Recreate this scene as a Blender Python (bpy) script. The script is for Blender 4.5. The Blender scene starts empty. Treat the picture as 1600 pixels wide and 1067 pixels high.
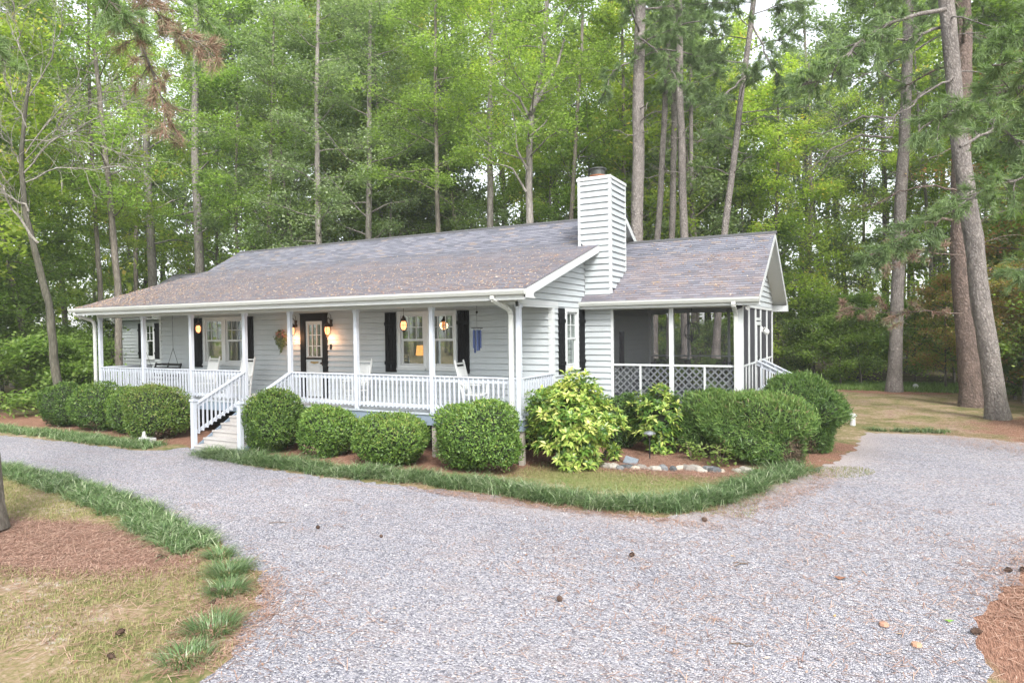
import bpy, math, random
import numpy as np
from mathutils import Vector, Matrix
R = math.radians
random.seed(7)
C = bpy.context.scene.collection

# ------------------------------------------------------------------ camera, sky, sun, exposure
FPX = 1025.47
CAM = np.array([7.013, -13.449, 2.059])
FW = np.array([-0.471641, 0.881605, -0.018087])
RT = np.array([0.881788, 0.471491, -0.012083])
UP = np.array([0.002125, 0.021647, 0.999763])
cd = bpy.data.cameras.new('camera')
cam = bpy.data.objects.new('camera', cd)
C.objects.link(cam)
cam.matrix_world = Matrix(((RT[0], UP[0], -FW[0], CAM[0]), (RT[1], UP[1], -FW[1], CAM[1]), (RT[2], UP[2], -FW[2], CAM[2]), (0, 0, 0, 1)))
cd.sensor_width = 36
cd.lens = FPX * 36 / 1600
cd.clip_end = 1000
bpy.context.scene.camera = cam

SUN_EL, SUN_AZ = R(42), R(140)      # azimuth measured from +Y clockwise: light comes over the photographer's right shoulder
w = bpy.data.worlds.new('World')
bpy.context.scene.world = w
w.use_nodes = True
nt = w.node_tree
bg = nt.nodes['Background']
sky = nt.nodes.new('ShaderNodeTexSky')
sky.sky_type = 'NISHITA'
sky.sun_disc = False
sky.sun_elevation = SUN_EL
sky.sun_rotation = SUN_AZ
sky.air_density = 1.0
sky.dust_density = 2.0
hs = nt.nodes.new('ShaderNodeHueSaturation')
hs.inputs['Saturation'].default_value = 0.25
nt.links.new(sky.outputs[0], hs.inputs['Color'])
nt.links.new(hs.outputs[0], bg.inputs['Color'])
bg.inputs['Strength'].default_value = 0.15
sd = bpy.data.lights.new('sun', 'SUN')
sun = bpy.data.objects.new('sun', sd)
C.objects.link(sun)
sd.energy = 1.5
sd.angle = R(18)
sd.color = (1, 0.97, 0.92)
sdir = Vector((math.sin(SUN_AZ) * math.cos(SUN_EL), math.cos(SUN_AZ) * math.cos(SUN_EL), math.sin(SUN_EL)))
sun.rotation_euler = sdir.to_track_quat('Z', 'Y').to_euler()
vs = bpy.context.scene.view_settings
vs.view_transform = 'Standard'
vs.look = 'None'
vs.gamma = 1
vs.exposure = 1.7
bpy.context.scene.cycles.max_bounces = 8
bpy.context.scene.cycles.transparent_max_bounces = 12
bpy.context.scene.cycles.sample_clamp_indirect = 6

GZ = -1.10                           # ground level; the porch deck is z = 0


def at(px, py, d):                   # a point at forward distance d
    return CAM + d * (FW + RT * (px - 800) / FPX - UP * (py - 533.5) / FPX)


# ------------------------------------------------------------------ materials
def mat(name):
    m = bpy.data.materials.new(name)
    m.use_nodes = True
    n = m.node_tree.nodes
    return m, m.node_tree, n['Principled BSDF']


def N(nt, typ, **kw):
    n = nt.nodes.new(typ)
    for k, v in kw.items():
        if k.startswith('_'):
            setattr(n, k[1:], v)
        else:
            n.inputs[k.replace('9', ' ')].default_value = v
    return n


def ramp(nt, stops, interp='LINEAR'):
    r = nt.nodes.new('ShaderNodeValToRGB')
    r.color_ramp.interpolation = interp
    el = r.color_ramp.elements
    while len(el) < len(stops):
        el.new(0.5)
    for e, (p, c) in zip(el, stops):
        e.position = p
        e.color = (*c, 1) if len(c) == 3 else c
    return r


def painted(name, col, rough=.5, var=.08, bump=.15, dirt=None, grain=(3, 3, 60)):
    m, t, b = mat(name)
    tc = N(t, 'ShaderNodeTexCoord')
    n1 = N(t, 'ShaderNodeTexNoise', Scale=1.7, Detail=6.0, Roughness=.65)
    t.links.new(tc.outputs['Object'], n1.inputs['Vector'])
    c0 = tuple(max(0, c * (1 - var)) for c in col)
    c1 = tuple(min(1, c * (1 + var)) for c in col)
    r = ramp(t, [(.3, c0), (.7, c1)])
    t.links.new(n1.outputs['Fac'], r.inputs[0])
    out = r.outputs[0]
    if dirt:
        mp = N(t, 'ShaderNodeMapping')
        mp.inputs['Scale'].default_value = (4, 4, 2.4)
        t.links.new(tc.outputs['Object'], mp.inputs['Vector'])
        n3 = N(t, 'ShaderNodeTexNoise', Scale=1.5, Detail=8.0, Roughness=.7)
        t.links.new(mp.outputs[0], n3.inputs['Vector'])
        r3 = ramp(t, [(.55, (0, 0, 0)), (.85, (.4, .4, .4))])
        t.links.new(n3.outputs['Fac'], r3.inputs[0])
        mx = N(t, 'ShaderNodeMix', _data_type='RGBA')
        t.links.new(r3.outputs[0], mx.inputs['Factor'])
        t.links.new(out, mx.inputs[6])
        mx.inputs[7].default_value = (*dirt, 1)
        out = mx.outputs[2]
    t.links.new(out, b.inputs['Base Color'])
    b.inputs['Roughness'].default_value = rough
    mp2 = N(t, 'ShaderNodeMapping')
    mp2.inputs['Scale'].default_value = grain
    t.links.new(tc.outputs['Object'], mp2.inputs['Vector'])
    n2 = N(t, 'ShaderNodeTexNoise', Scale=1.0, Detail=4.0)
    t.links.new(mp2.outputs[0], n2.inputs['Vector'])
    bp = N(t, 'ShaderNodeBump', Strength=bump, Distance=.01)
    t.links.new(n2.outputs['Fac'], bp.inputs['Height'])
    t.links.new(bp.outputs[0], b.inputs['Normal'])
    return m


def leafy(name, stops, trans=.35, rough=.45, spec=.35, tcol=None, hue=.0):
    """leaf material: colour from the per-leaf 'tint' value"""
    m, t, b = mat(name)
    a = N(t, 'ShaderNodeAttribute', _attribute_name='tint')
    r = ramp(t, stops)
    t.links.new(a.outputs['Fac'], r.inputs[0])
    oi = N(t, 'ShaderNodeObjectInfo')
    mr = N(t, 'ShaderNodeMapRange')
    mr.inputs[3].default_value = .82
    mr.inputs[4].default_value = 1.2
    t.links.new(oi.outputs['Random'], mr.inputs[0])
    hv = N(t, 'ShaderNodeHueSaturation', Saturation=.95)
    t.links.new(mr.outputs[0], hv.inputs['Value'])
    t.links.new(r.outputs[0], hv.inputs['Color'])
    col = hv.outputs[0]
    t.links.new(col, b.inputs['Base Color'])
    b.inputs['Roughness'].default_value = rough
    b.inputs['Specular IOR Level'].default_value = spec
    if trans > 0:
        tr = N(t, 'ShaderNodeBsdfTranslucent')
        g = N(t, 'ShaderNodeMix', _data_type='RGBA', _blend_type='MULTIPLY')
        g.inputs['Factor'].default_value = 1
        t.links.new(col, g.inputs[6])
        g.inputs[7].default_value = (*(tcol or (1.5, 1.7, .8)), 1)
        t.links.new(g.outputs[2], tr.inputs['Color'])
        mx = N(t, 'ShaderNodeMixShader')
        mx.inputs[0].default_value = trans
        t.links.new(b.outputs[0], mx.inputs[1])
        t.links.new(tr.outputs[0], mx.inputs[2])
        t.links.new(mx.outputs[0], t.nodes['Material Output'].inputs['Surface'])
    return m


def bark(name, c0, c1, scale=6.0, stretch=.25, bump=.6):
    m, t, b = mat(name)
    tc = N(t, 'ShaderNodeTexCoord')
    mp = N(t, 'ShaderNodeMapping')
    mp.inputs['Scale'].default_value = (1, 1, stretch)
    t.links.new(tc.outputs['Object'], mp.inputs['Vector'])
    n = N(t, 'ShaderNodeTexNoise', Scale=scale, Detail=9.0, Roughness=.7)
    t.links.new(mp.outputs[0], n.inputs['Vector'])
    v = N(t, 'ShaderNodeTexVoronoi', Scale=scale * 2.2, _feature='DISTANCE_TO_EDGE')
    dn = N(t, 'ShaderNodeTexNoise', Scale=scale * 1.6, Detail=3.0)
    t.links.new(mp.outputs[0], dn.inputs['Vector'])
    vm = N(t, 'ShaderNodeVectorMath', _operation='MULTIPLY_ADD')
    t.links.new(dn.outputs['Color'], vm.inputs[0])
    vm.inputs[1].default_value = (.16, .16, .1)
    t.links.new(mp.outputs[0], vm.inputs[2])
    t.links.new(vm.outputs[0], v.inputs['Vector'])
    r = ramp(t, [(.32, c0), (.68, c1)])
    t.links.new(n.outputs['Fac'], r.inputs[0])
    r2 = ramp(t, [(.0, (.55, .52, .5)), (.20, (1, 1, 1))])
    t.links.new(v.outputs['Distance'], r2.inputs[0])
    mx = N(t, 'ShaderNodeMix', _data_type='RGBA', _blend_type='MULTIPLY')
    mx.inputs['Factor'].default_value = .8
    t.links.new(r.outputs[0], mx.inputs[6])
    t.links.new(r2.outputs[0], mx.inputs[7])
    t.links.new(mx.outputs[2], b.inputs['Base Color'])
    b.inputs['Roughness'].default_value = .9
    ad = N(t, 'ShaderNodeMath', _operation='ADD')
    t.links.new(n.outputs['Fac'], ad.inputs[0])
    t.links.new(v.outputs['Distance'], ad.inputs[1])
    bp = N(t, 'ShaderNodeBump', Strength=bump, Distance=.06)
    t.links.new(ad.outputs[0], bp.inputs['Height'])
    t.links.new(bp.outputs[0], b.inputs['Normal'])
    return m


def plain(name, col, rough=.5, metal=0, emit=None, es=0, noise=True):
    m, t, b = mat(name)
    if noise:
        n = N(t, 'ShaderNodeTexNoise', Scale=25.0, Detail=4.0)
        tc = N(t, 'ShaderNodeTexCoord')
        t.links.new(tc.outputs['Object'], n.inputs['Vector'])
        r = ramp(t, [(.3, tuple(c * .8 for c in col)), (.7, tuple(min(1, c * 1.15) for c in col))])
        t.links.new(n.outputs['Fac'], r.inputs[0])
        t.links.new(r.outputs[0], b.inputs['Base Color'])
    else:
        b.inputs['Base Color'].default_value = (*col, 1)
    b.inputs['Roughness'].default_value = rough
    b.inputs['Metallic'].default_value = metal
    if emit:
        b.inputs['Emission Color'].default_value = (*emit, 1)
        b.inputs['Emission Strength'].default_value = es
    return m


M = {}
M['siding'] = painted('painted_clapboard', (.385, .415, .43), .55, .05, .12, dirt=(.30, .335, .32), grain=(3, 3, 70))
M['trim'] = painted('white_trim', (.50, .52, .525), .45, .03, .06, dirt=(.42, .43, .39))
M['rail'] = painted('white_rail_paint', (.47, .50, .555), .45, .03, .06, dirt=(.41, .43, .45))
M['gutter'] = painted('gutter_metal', (.49, .50, .48), .35, .03, .02, dirt=(.40, .40, .35))
M['soffit'] = painted('porch_ceiling', (.50, .51, .485), .6, .03, .05)
M['deckpaint'] = painted('grey_deck_paint', (.20, .25, .31), .55, .08, .1)
M['shutter'] = painted('black_shutter_paint', (.007, .0075, .009), .75, .1, .05)
for k_ in ('shutter',):
    M[k_].node_tree.nodes['Principled BSDF'].inputs['Specular IOR Level'].default_value = .12
M['door'] = painted('pale_grey_door', (.50, .52, .52), .4, .03, .03)
M['doorframe'] = painted('black_door_paint', (.007, .0075, .009), .6, .1, .03)
M['doorframe'].node_tree.nodes['Principled BSDF'].inputs['Specular IOR Level'].default_value = .15
M['wood'] = painted('weathered_wood', (.33, .30, .26), .8, .2, .4, grain=(30, 30, 3))
M['treads'] = painted('worn_step_paint', (.42, .40, .385), .7, .08, .2, dirt=(.30, .22, .16))
M['chair'] = painted('white_chair_paint', (.60, .61, .60), .5, .03, .04)
M['lattice'] = painted('lattice_paint', (.55, .58, .61), .6, .05, .1)
M['black'] = plain('black_iron', (.012, .012, .013), .45)
M['bronze'] = plain('aged_bronze', (.05, .03, .02), .4, .7)
M['rust'] = plain('rusty_steel', (.28, .11, .05), .8, .2)
M['darksteel'] = plain('dark_steel', (.06, .065, .06), .5, .5)
M['chime'] = plain('blue_chime_metal', (.04, .06, .15), .35, .5)
M['voidm'] = plain('crawl_space_shade', (.05, .045, .04), .95)  # near-black colour stands in for the shade under the floors
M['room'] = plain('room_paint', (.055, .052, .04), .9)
M['curtain'] = painted('curtain_cloth', (.42, .42, .40), .9, .05, .1, grain=(60, 60, 1))
M['bulb'] = plain('lit_bulb', (1, .8, .6), .4, 0, (1, .55, .25), 28, False)
M['lamp_shade'] = plain('lit_lamp_shade', (.8, .5, .2), .8, 0, (1, .42, .1), 1.0, False)
M['lampglass'] = plain('warm_lamp_glass', (.5, .3, .18), .15, 0, (1, .36, .13), .95, False)
M['silver'] = plain('brushed_silver', (.5, .52, .56), .3, .8)
M['whiteplastic'] = plain('white_plastic', (.55, .55, .54), .4)
M['slate'] = plain('slate_slab', (.15, .175, .20), .8)
M['cone'] = plain('pine_cone_scales', (.085, .05, .035), .9)
M['twig'] = plain('twig_bark', (.12, .085, .06), .9)
M['flower'] = leafy('wreath_flowers', [(0, (.07, .11, .04)), (.62, (.15, .17, .07)), (.66, (.30, .07, .06)), (.85, (.36, .17, .13)), (1, (.13, .04, .12))], 0)
M['bark_moss'] = bark('mossy_dark_bark', (.045, .045, .032), (.13, .12, .09), 5.0, .22)
M['bark_grey'] = bark('grey_bark', (.14, .125, .11), (.33, .305, .28), 5.0, .22)
M['bark_dark'] = bark('dark_bark', (.09, .08, .065), (.24, .21, .175), 5.0, .22)
M['bark_pine'] = bark('pine_bark', (.12, .105, .098), (.30, .27, .25), 6.0, .45, 1.0)
M['bark_red'] = bark('reddish_pine_bark', (.085, .062, .052), (.22, .16, .135), 6.0, .45, 1.0)
M['bark_pale'] = bark('bleached_twigs', (.22, .21, .18), (.42, .39, .35), 8.0, .3)
M['leafA'] = leafy('broad_leaf_mid', [(0, (.10, .155, .035)), (.5, (.185, .265, .06)), (1, (.31, .40, .11))], .55)
M['leafB'] = leafy('broad_leaf_grey', [(0, (.11, .16, .075)), (.5, (.20, .265, .13)), (1, (.34, .40, .24))], .45, .35, .6)
M['leafY'] = leafy('broad_leaf_yellow', [(0, (.15, .21, .035)), (.5, (.27, .345, .06)), (.93, (.40, .43, .10)), (1, (.52, .38, .09))], .6)
M['leafO'] = leafy('russet_leaf', [(0, (.14, .18, .04)), (.4, (.28, .28, .07)), (.65, (.36, .22, .09)), (1, (.42, .16, .09))], .5)
M['leafD'] = leafy('understory_leaf', [(0, (.08, .135, .03)), (.5, (.155, .235, .055)), (1, (.26, .34, .09))], .5)
M['needle'] = leafy('pine_needles', [(0, (.09, .14, .06)), (.5, (.17, .25, .105)), (1, (.27, .36, .16))], .35, .5)
M['needle_brown'] = leafy('browning_pine_needles', [(0, (.18, .11, .08)), (.45, (.30, .19, .14)), (.65, (.24, .22, .13)), (1, (.15, .22, .10))], .2, .6, tcol=(1.2, 1, .8))
M['box'] = leafy('boxwood_leaf', [(0, (.03, .07, .013)), (.5, (.09, .17, .026)), (.9, (.20, .295, .045)), (1, (.25, .24, .07))], .2, .4, .3)
M['yew'] = leafy('yew_leaf', [(0, (.032, .072, .018)), (.5, (.083, .158, .032)), (.95, (.185, .28, .06)), (1, (.2, .15, .08))], .2, .4, .3)
M['yew_brown'] = leafy('thin_brown_twigs', [(0, (.07, .05, .03)), (1, (.16, .11, .07))], 0, .8)
M['aucuba'] = leafy('variegated_leaf', [(0, (.035, .09, .018)), (.42, (.09, .18, .025)), (.68, (.26, .36, .055)), (1, (.56, .56, .17))], .25, .3, .5)
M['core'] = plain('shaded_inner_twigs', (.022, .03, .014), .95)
M['lir'] = leafy('lilyturf_blade', [(0, (.05, .105, .03)), (.5, (.115, .20, .065)), (.8, (.24, .325, .15)), (1, (.44, .48, .32))], .2, .35, .5)
M['grassblade'] = leafy('lawn_blade', [(0, (.16, .17, .055)), (.5, (.24, .23, .09)), (.8, (.34, .29, .15)), (1, (.16, .23, .05))], .2, .6, .2)
M['strawblade'] = leafy('fallen_pine_needle', [(0, (.13, .07, .048)), (.5, (.31, .17, .12)), (1, (.47, .32, .24))], 0, .7, .2)
M['fallen'] = leafy('fallen_leaf', [(0, (.22, .11, .07)), (.4, (.34, .21, .15)), (.8, (.46, .38, .31)), (1, (.45, .27, .08))], 0, .7, .2)
M['stone'] = leafy('gravel_stone', [(0, (.14, .14, .16)), (.3, (.25, .248, .272)), (.75, (.365, .36, .385)), (.94, (.48, .46, .46)), (1, (.30, .22, .18))], 0, .8, .2)


def glass():
    m, t, b = mat('window_glass')
    t.nodes.remove(b)
    gl = N(t, 'ShaderNodeBsdfGlossy', Roughness=.03)
    gl.inputs['Color'].default_value = (.8, .85, .85, 1)
    tr = N(t, 'ShaderNodeBsdfTransparent')
    tr.inputs['Color'].default_value = (.75, .78, .74, 1)
    mx = N(t, 'ShaderNodeMixShader')
    mx.inputs[0].default_value = .3
    t.links.new(tr.outputs[0], mx.inputs[1])
    t.links.new(gl.outputs[0], mx.inputs[2])
    t.links.new(mx.outputs[0], t.nodes['Material Output'].inputs['Surface'])
    return m


def screenm():
    """insect screen: fine dark mesh, see-through head-on, closing up at a slant"""
    m, t, b = mat('insect_screen')
    b.inputs['Base Color'].default_value = (.05, .05, .058, 1)
    b.inputs['Specular IOR Level'].default_value = .1
    b.inputs['Roughness'].default_value = .6
    tr = N(t, 'ShaderNodeBsdfTransparent')
    lw = N(t, 'ShaderNodeLayerWeight', Blend=.5)
    mr = N(t, 'ShaderNodeMapRange')
    mr.inputs[1].default_value = .0
    mr.inputs[2].default_value = .85
    mr.inputs[3].default_value = .13
    mr.inputs[4].default_value = 1.0
    t.links.new(lw.outputs['Facing'], mr.inputs[0])
    mx = N(t, 'ShaderNodeMixShader')
    t.links.new(mr.outputs[0], mx.inputs[0])
    t.links.new(tr.outputs[0], mx.inputs[1])
    t.links.new(b.outputs[0], mx.inputs[2])
    t.links.new(mx.outputs[0], t.nodes['Material Output'].inputs['Surface'])
    return m


M['glass'] = glass()
M['screen'] = screenm()


def shingle():
    m, t, b = mat('asphalt_shingles')
    uv = N(t, 'ShaderNodeUVMap', _uv_map='UVMap')
    br = N(t, 'ShaderNodeTexBrick', Scale=1.0)
    br.offset = .5
    br.inputs['Mortar Size'].default_value = .006
    br.inputs['Brick Width'].default_value = .30
    br.inputs['Row Height'].default_value = .14
    br.inputs['Bias'].default_value = 0
    br.inputs['Color1'].default_value = (0, 0, 0, 1)
    br.inputs['Color2'].default_value = (1, 1, 1, 1)
    br.inputs['Mortar'].default_value = (0, 0, 0, 1)
    t.links.new(uv.outputs[0], br.inputs['Vector'])
    r = ramp(t, [(0, (.10, .103, .125)), (.35, (.137, .14, .172)), (.65, (.162, .165, .198)), (.85, (.19, .19, .22)), (1, (.21, .175, .16))])
    t.links.new(br.outputs['Color'], r.inputs[0])
    # brown needle litter lying in drifts
    n = N(t, 'ShaderNodeTexNoise', Scale=.9, Detail=8.0, Roughness=.78)
    mp = N(t, 'ShaderNodeMapping')
    mp.inputs['Scale'].default_value = (1, 2.0, 1)
    t.links.new(uv.outputs[0], mp.inputs['Vector'])
    t.links.new(mp.outputs[0], n.inputs['Vector'])
    n2 = N(t, 'ShaderNodeTexNoise', Scale=16.0, Detail=5.0, Roughness=.8)
    t.links.new(mp.outputs[0], n2.inputs['Vector'])
    at_ = N(t, 'ShaderNodeAttribute', _attribute_name='litter')
    a1 = N(t, 'ShaderNodeMath', _operation='MULTIPLY_ADD')
    t.links.new(n.outputs['Fac'], a1.inputs[0])
    a1.inputs[1].default_value = 1.1
    t.links.new(at_.outputs['Fac'], a1.inputs[2])
    a2 = N(t, 'ShaderNodeMath', _operation='MULTIPLY_ADD')
    t.links.new(n2.outputs['Fac'], a2.inputs[0])
    a2.inputs[1].default_value = 1.5
    t.links.new(a1.outputs[0], a2.inputs[2])
    r2 = ramp(t, [(.50, (0, 0, 0)), (.65, (.72, .72, .72))])
    sc = N(t, 'ShaderNodeMath', _operation='MULTIPLY')
    sc.inputs[1].default_value = .4
    t.links.new(a2.outputs[0], sc.inputs[0])
    t.links.new(sc.outputs[0], r2.inputs[0])
    mx = N(t, 'ShaderNodeMix', _data_type='RGBA')
    t.links.new(r2.outputs[0], mx.inputs['Factor'])
    t.links.new(r.outputs[0], mx.inputs[6])
    r4 = ramp(t, [(.35, (.13, .095, .085)), (.65, (.34, .235, .195))])
    n4 = N(t, 'ShaderNodeTexNoise', Scale=40.0, Detail=3.0)
    t.links.new(uv.outputs[0], n4.inputs['Vector'])
    t.links.new(n4.outputs['Fac'], r4.inputs[0])
    t.links.new(r4.outputs[0], mx.inputs[7])
    # fine granules
    g = N(t, 'ShaderNodeTexNoise', Scale=90.0, Detail=2.0)
    t.links.new(uv.outputs[0], g.inputs['Vector'])
    rg = ramp(t, [(.3, (.65, .65, .65)), (.7, (1.35, 1.35, 1.35))])
    t.links.new(g.outputs['Fac'], rg.inputs[0])
    m2 = N(t, 'ShaderNodeMix', _data_type='RGBA', _blend_type='MULTIPLY')
    m2.inputs['Factor'].default_value = 1
    t.links.new(mx.outputs[2], m2.inputs[6])
    t.links.new(rg.outputs[0], m2.inputs[7])
    t.links.new(m2.outputs[2], b.inputs['Base Color'])
    b.inputs['Roughness'].default_value = .85
    bp = N(t, 'ShaderNodeBump', Strength=.5, Distance=.01)
    t.links.new(br.outputs['Color'], bp.inputs['Height'])
    t.links.new(bp.outputs[0], b.inputs['Normal'])
    return m


M['shingle'] = shingle()


def ground_mat():
    m, t, b = mat('forest_ground')
    tc = N(t, 'ShaderNodeTexCoord')
    z = N(t, 'ShaderNodeAttribute', _attribute_name='zone')
    sp = N(t, 'ShaderNodeSeparateColor')
    t.links.new(z.outputs['Color'], sp.inputs[0])

    def nz(s, d=6.0, rg=.65, vec=None):
        n = N(t, 'ShaderNodeTexNoise', Scale=s, Detail=d, Roughness=rg)
        t.links.new(vec or tc.outputs['Object'], n.inputs['Vector'])
        return n
    n1, n2, n3 = nz(1.3), nz(14), nz(.5, 5)
    grass = ramp(t, [(.40, (.12, .135, .05)), (.46, (.20, .18, .08)), (.51, (.27, .205, .12)), (.56, (.33, .25, .17)), (.61, (.42, .37, .31))])
    mixn = N(t, 'ShaderNodeMath', _operation='MULTIPLY_ADD')
    mixn.inputs[1].default_value = .45
    t.links.new(n2.outputs['Fac'], mixn.inputs[0])
    s2 = N(t, 'ShaderNodeMath', _operation='MULTIPLY')
    s2.inputs[1].default_value = .55
    t.links.new(n1.outputs['Fac'], s2.inputs[0])
    t.links.new(s2.outputs[0], mixn.inputs[2])
    t.links.new(mixn.outputs[0], grass.inputs[0])
    # pine straw: crossed stretched noises
    outs = []
    for ang, sc in ((.5, 1.), (2.1, 1.2), (1.3, .9)):
        mp = N(t, 'ShaderNodeMapping')
        mp.inputs['Rotation'].default_value = (0, 0, ang)
        mp.inputs['Scale'].default_value = (60 * sc, 7 * sc, 1)
        t.links.new(tc.outputs['Object'], mp.inputs['Vector'])
        outs.append(nz(1.0, 3.0, .6, mp.outputs[0]).outputs['Fac'])
    mxx = N(t, 'ShaderNodeMath', _operation='MAXIMUM')
    t.links.new(outs[0], mxx.inputs[0])
    t.links.new(outs[1], mxx.inputs[1])
    mx3 = N(t, 'ShaderNodeMath', _operation='MAXIMUM')
    t.links.new(mxx.outputs[0], mx3.inputs[0])
    t.links.new(outs[2], mx3.inputs[1])
    straw = ramp(t, [(.45, (.12, .062, .042)), (.6, (.29, .158, .11)), (.78, (.44, .28, .205))])
    t.links.new(mx3.outputs[0], straw.inputs[0])
    litter = ramp(t, [(.35, (.05, .06, .028)), (.5, (.12, .10, .06)), (.7, (.26, .17, .11))])
    t.links.new(mixn.outputs[0], litter.inputs[0])
    f1 = N(t, 'ShaderNodeMath', _operation='MULTIPLY_ADD')     # straw mask broken by noise
    t.links.new(n1.outputs['Fac'], f1.inputs[0])
    f1.inputs[1].default_value = 1.7
    t.links.new(sp.outputs[0], f1.inputs[2])
    rs = ramp(t, [(.62, (0, 0, 0)), (.88, (1, 1, 1))])
    rs.color_ramp.elements[0].position = .62
    sb = N(t, 'ShaderNodeMath', _operation='SUBTRACT')
    t.links.new(f1.outputs[0], sb.inputs[0])
    sb.inputs[1].default_value = .55
    t.links.new(sb.outputs[0], rs.inputs[0])
    m1 = N(t, 'ShaderNodeMix', _data_type='RGBA')
    t.links.new(rs.outputs[0], m1.inputs['Factor'])
    t.links.new(grass.outputs[0], m1.inputs[6])
    t.links.new(straw.outputs[0], m1.inputs[7])
    m2 = N(t, 'ShaderNodeMix', _data_type='RGBA')
    t.links.new(sp.outputs[1], m2.inputs['Factor'])
    t.links.new(m1.outputs[2], m2.inputs[6])
    t.links.new(litter.outputs[0], m2.inputs[7])
    # green zone
    m3 = N(t, 'ShaderNodeMix', _data_type='RGBA')
    t.links.new(sp.outputs[2], m3.inputs['Factor'])
    t.links.new(m2.outputs[2], m3.inputs[6])
    gr = ramp(t, [(.3, (.07, .14, .03)), (.7, (.20, .28, .08))])
    t.links.new(n2.outputs['Fac'], gr.inputs[0])
    t.links.new(gr.outputs[0], m3.inputs[7])
    t.links.new(m3.outputs[2], b.inputs['Base Color'])
    b.inputs['Roughness'].default_value = .95
    b.inputs['Specular IOR Level'].default_value = .1
    bp = N(t, 'ShaderNodeBump', Strength=.8, Distance=.04)
    t.links.new(mx3.outputs[0], bp.inputs['Height'])
    t.links.new(bp.outputs[0], b.inputs['Normal'])
    return m


def gravel_mat():
    m, t, b = mat('crushed_gravel')
    tc = N(t, 'ShaderNodeTexCoord')
    v = N(t, 'ShaderNodeTexVoronoi', Scale=46.0)
    t.links.new(tc.outputs['Object'], v.inputs['Vector'])
    sp = N(t, 'ShaderNodeSeparateColor')
    t.links.new(v.outputs['Color'], sp.inputs[0])
    r = ramp(t, [(0, (.125, .125, .145)), (.35, (.24, .238, .262)), (.7, (.355, .35, .375)), (.92, (.48, .46, .46)), (1, (.30, .22, .18))])
    t.links.new(sp.outputs[0], r.inputs[0])
    # brown needle drifts and sandier tracks
    mp = N(t, 'ShaderNodeMapping')
    mp.inputs['Rotation'].default_value = (0, 0, .5)
    mp.inputs['Scale'].default_value = (.9, 2.6, 1)
    t.links.new(tc.outputs['Object'], mp.inputs['Vector'])
    n = N(t, 'ShaderNodeTexNoise', Scale=1.1, Detail=9.0, Roughness=.75)
    t.links.new(mp.outputs[0], n.inputs['Vector'])
    rr = ramp(t, [(.50, (0, 0, 0)), (.72, (.5, .5, .5))])
    t.links.new(n.outputs['Fac'], rr.inputs[0])
    mx = N(t, 'ShaderNodeMix', _data_type='RGBA')
    t.links.new(rr.outputs[0], mx.inputs['Factor'])
    t.links.new(r.outputs[0], mx.inputs[6])
    n6 = N(t, 'ShaderNodeTexNoise', Scale=60.0, Detail=3.0)
    t.links.new(tc.outputs['Object'], n6.inputs['Vector'])
    r6 = ramp(t, [(.35, (.20, .145, .12)), (.65, (.40, .33, .30))])
    t.links.new(n6.outputs['Fac'], r6.inputs[0])
    t.links.new(r6.outputs[0], mx.inputs[7])
    # sandy verge
    e = N(t, 'ShaderNodeAttribute', _attribute_name='edge')
    m2 = N(t, 'ShaderNodeMix', _data_type='RGBA')
    t.links.new(e.outputs['Fac'], m2.inputs['Factor'])
    t.links.new(mx.outputs[2], m2.inputs[6])
    r5 = ramp(t, [(.35, (.30, .25, .23)), (.65, (.48, .43, .405))])
    t.links.new(n6.outputs['Fac'], r5.inputs[0])
    t.links.new(r5.outputs[0], m2.inputs[7])
    n7 = N(t, 'ShaderNodeTexNoise', Scale=.35, Detail=5.0, Roughness=.6)
    t.links.new(tc.outputs['Object'], n7.inputs['Vector'])
    r7 = ramp(t, [(.35, (.93, .93, .965)), (.65, (1.10, 1.08, 1.09))])
    t.links.new(n7.outputs['Fac'], r7.inputs[0])
    m7 = N(t, 'ShaderNodeMix', _data_type='RGBA', _blend_type='MULTIPLY')
    m7.inputs['Factor'].default_value = 1
    t.links.new(m2.outputs[2], m7.inputs[6])
    t.links.new(r7.outputs[0], m7.inputs[7])
    t.links.new(m7.outputs[2], b.inputs['Base Color'])
    b.inputs['Roughness'].default_value = .9
    b.inputs['Specular IOR Level'].default_value = .15
    bp = N(t, 'ShaderNodeBump', Strength=1.0, Distance=.02)
    bp.invert = True
    t.links.new(v.outputs['Distance'], bp.inputs['Height'])
    t.links.new(bp.outputs[0], b.inputs['Normal'])
    return m


# ------------------------------------------------------------------ mesh helpers
def tag(o, label=None, cat=None, group=None, kind=None):
    if label: o['label'] = label
    if cat: o['category'] = cat
    if group: o['group'] = group
    if kind: o['kind'] = kind
    return o


def empty(name, loc, label, cat, group=None, rz=0):
    o = bpy.data.objects.new(name, None)
    C.objects.link(o)
    o.location = loc
    o.rotation_euler = (0, 0, rz)
    o.empty_display_size = .2
    return tag(o, label, cat, group)


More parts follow.
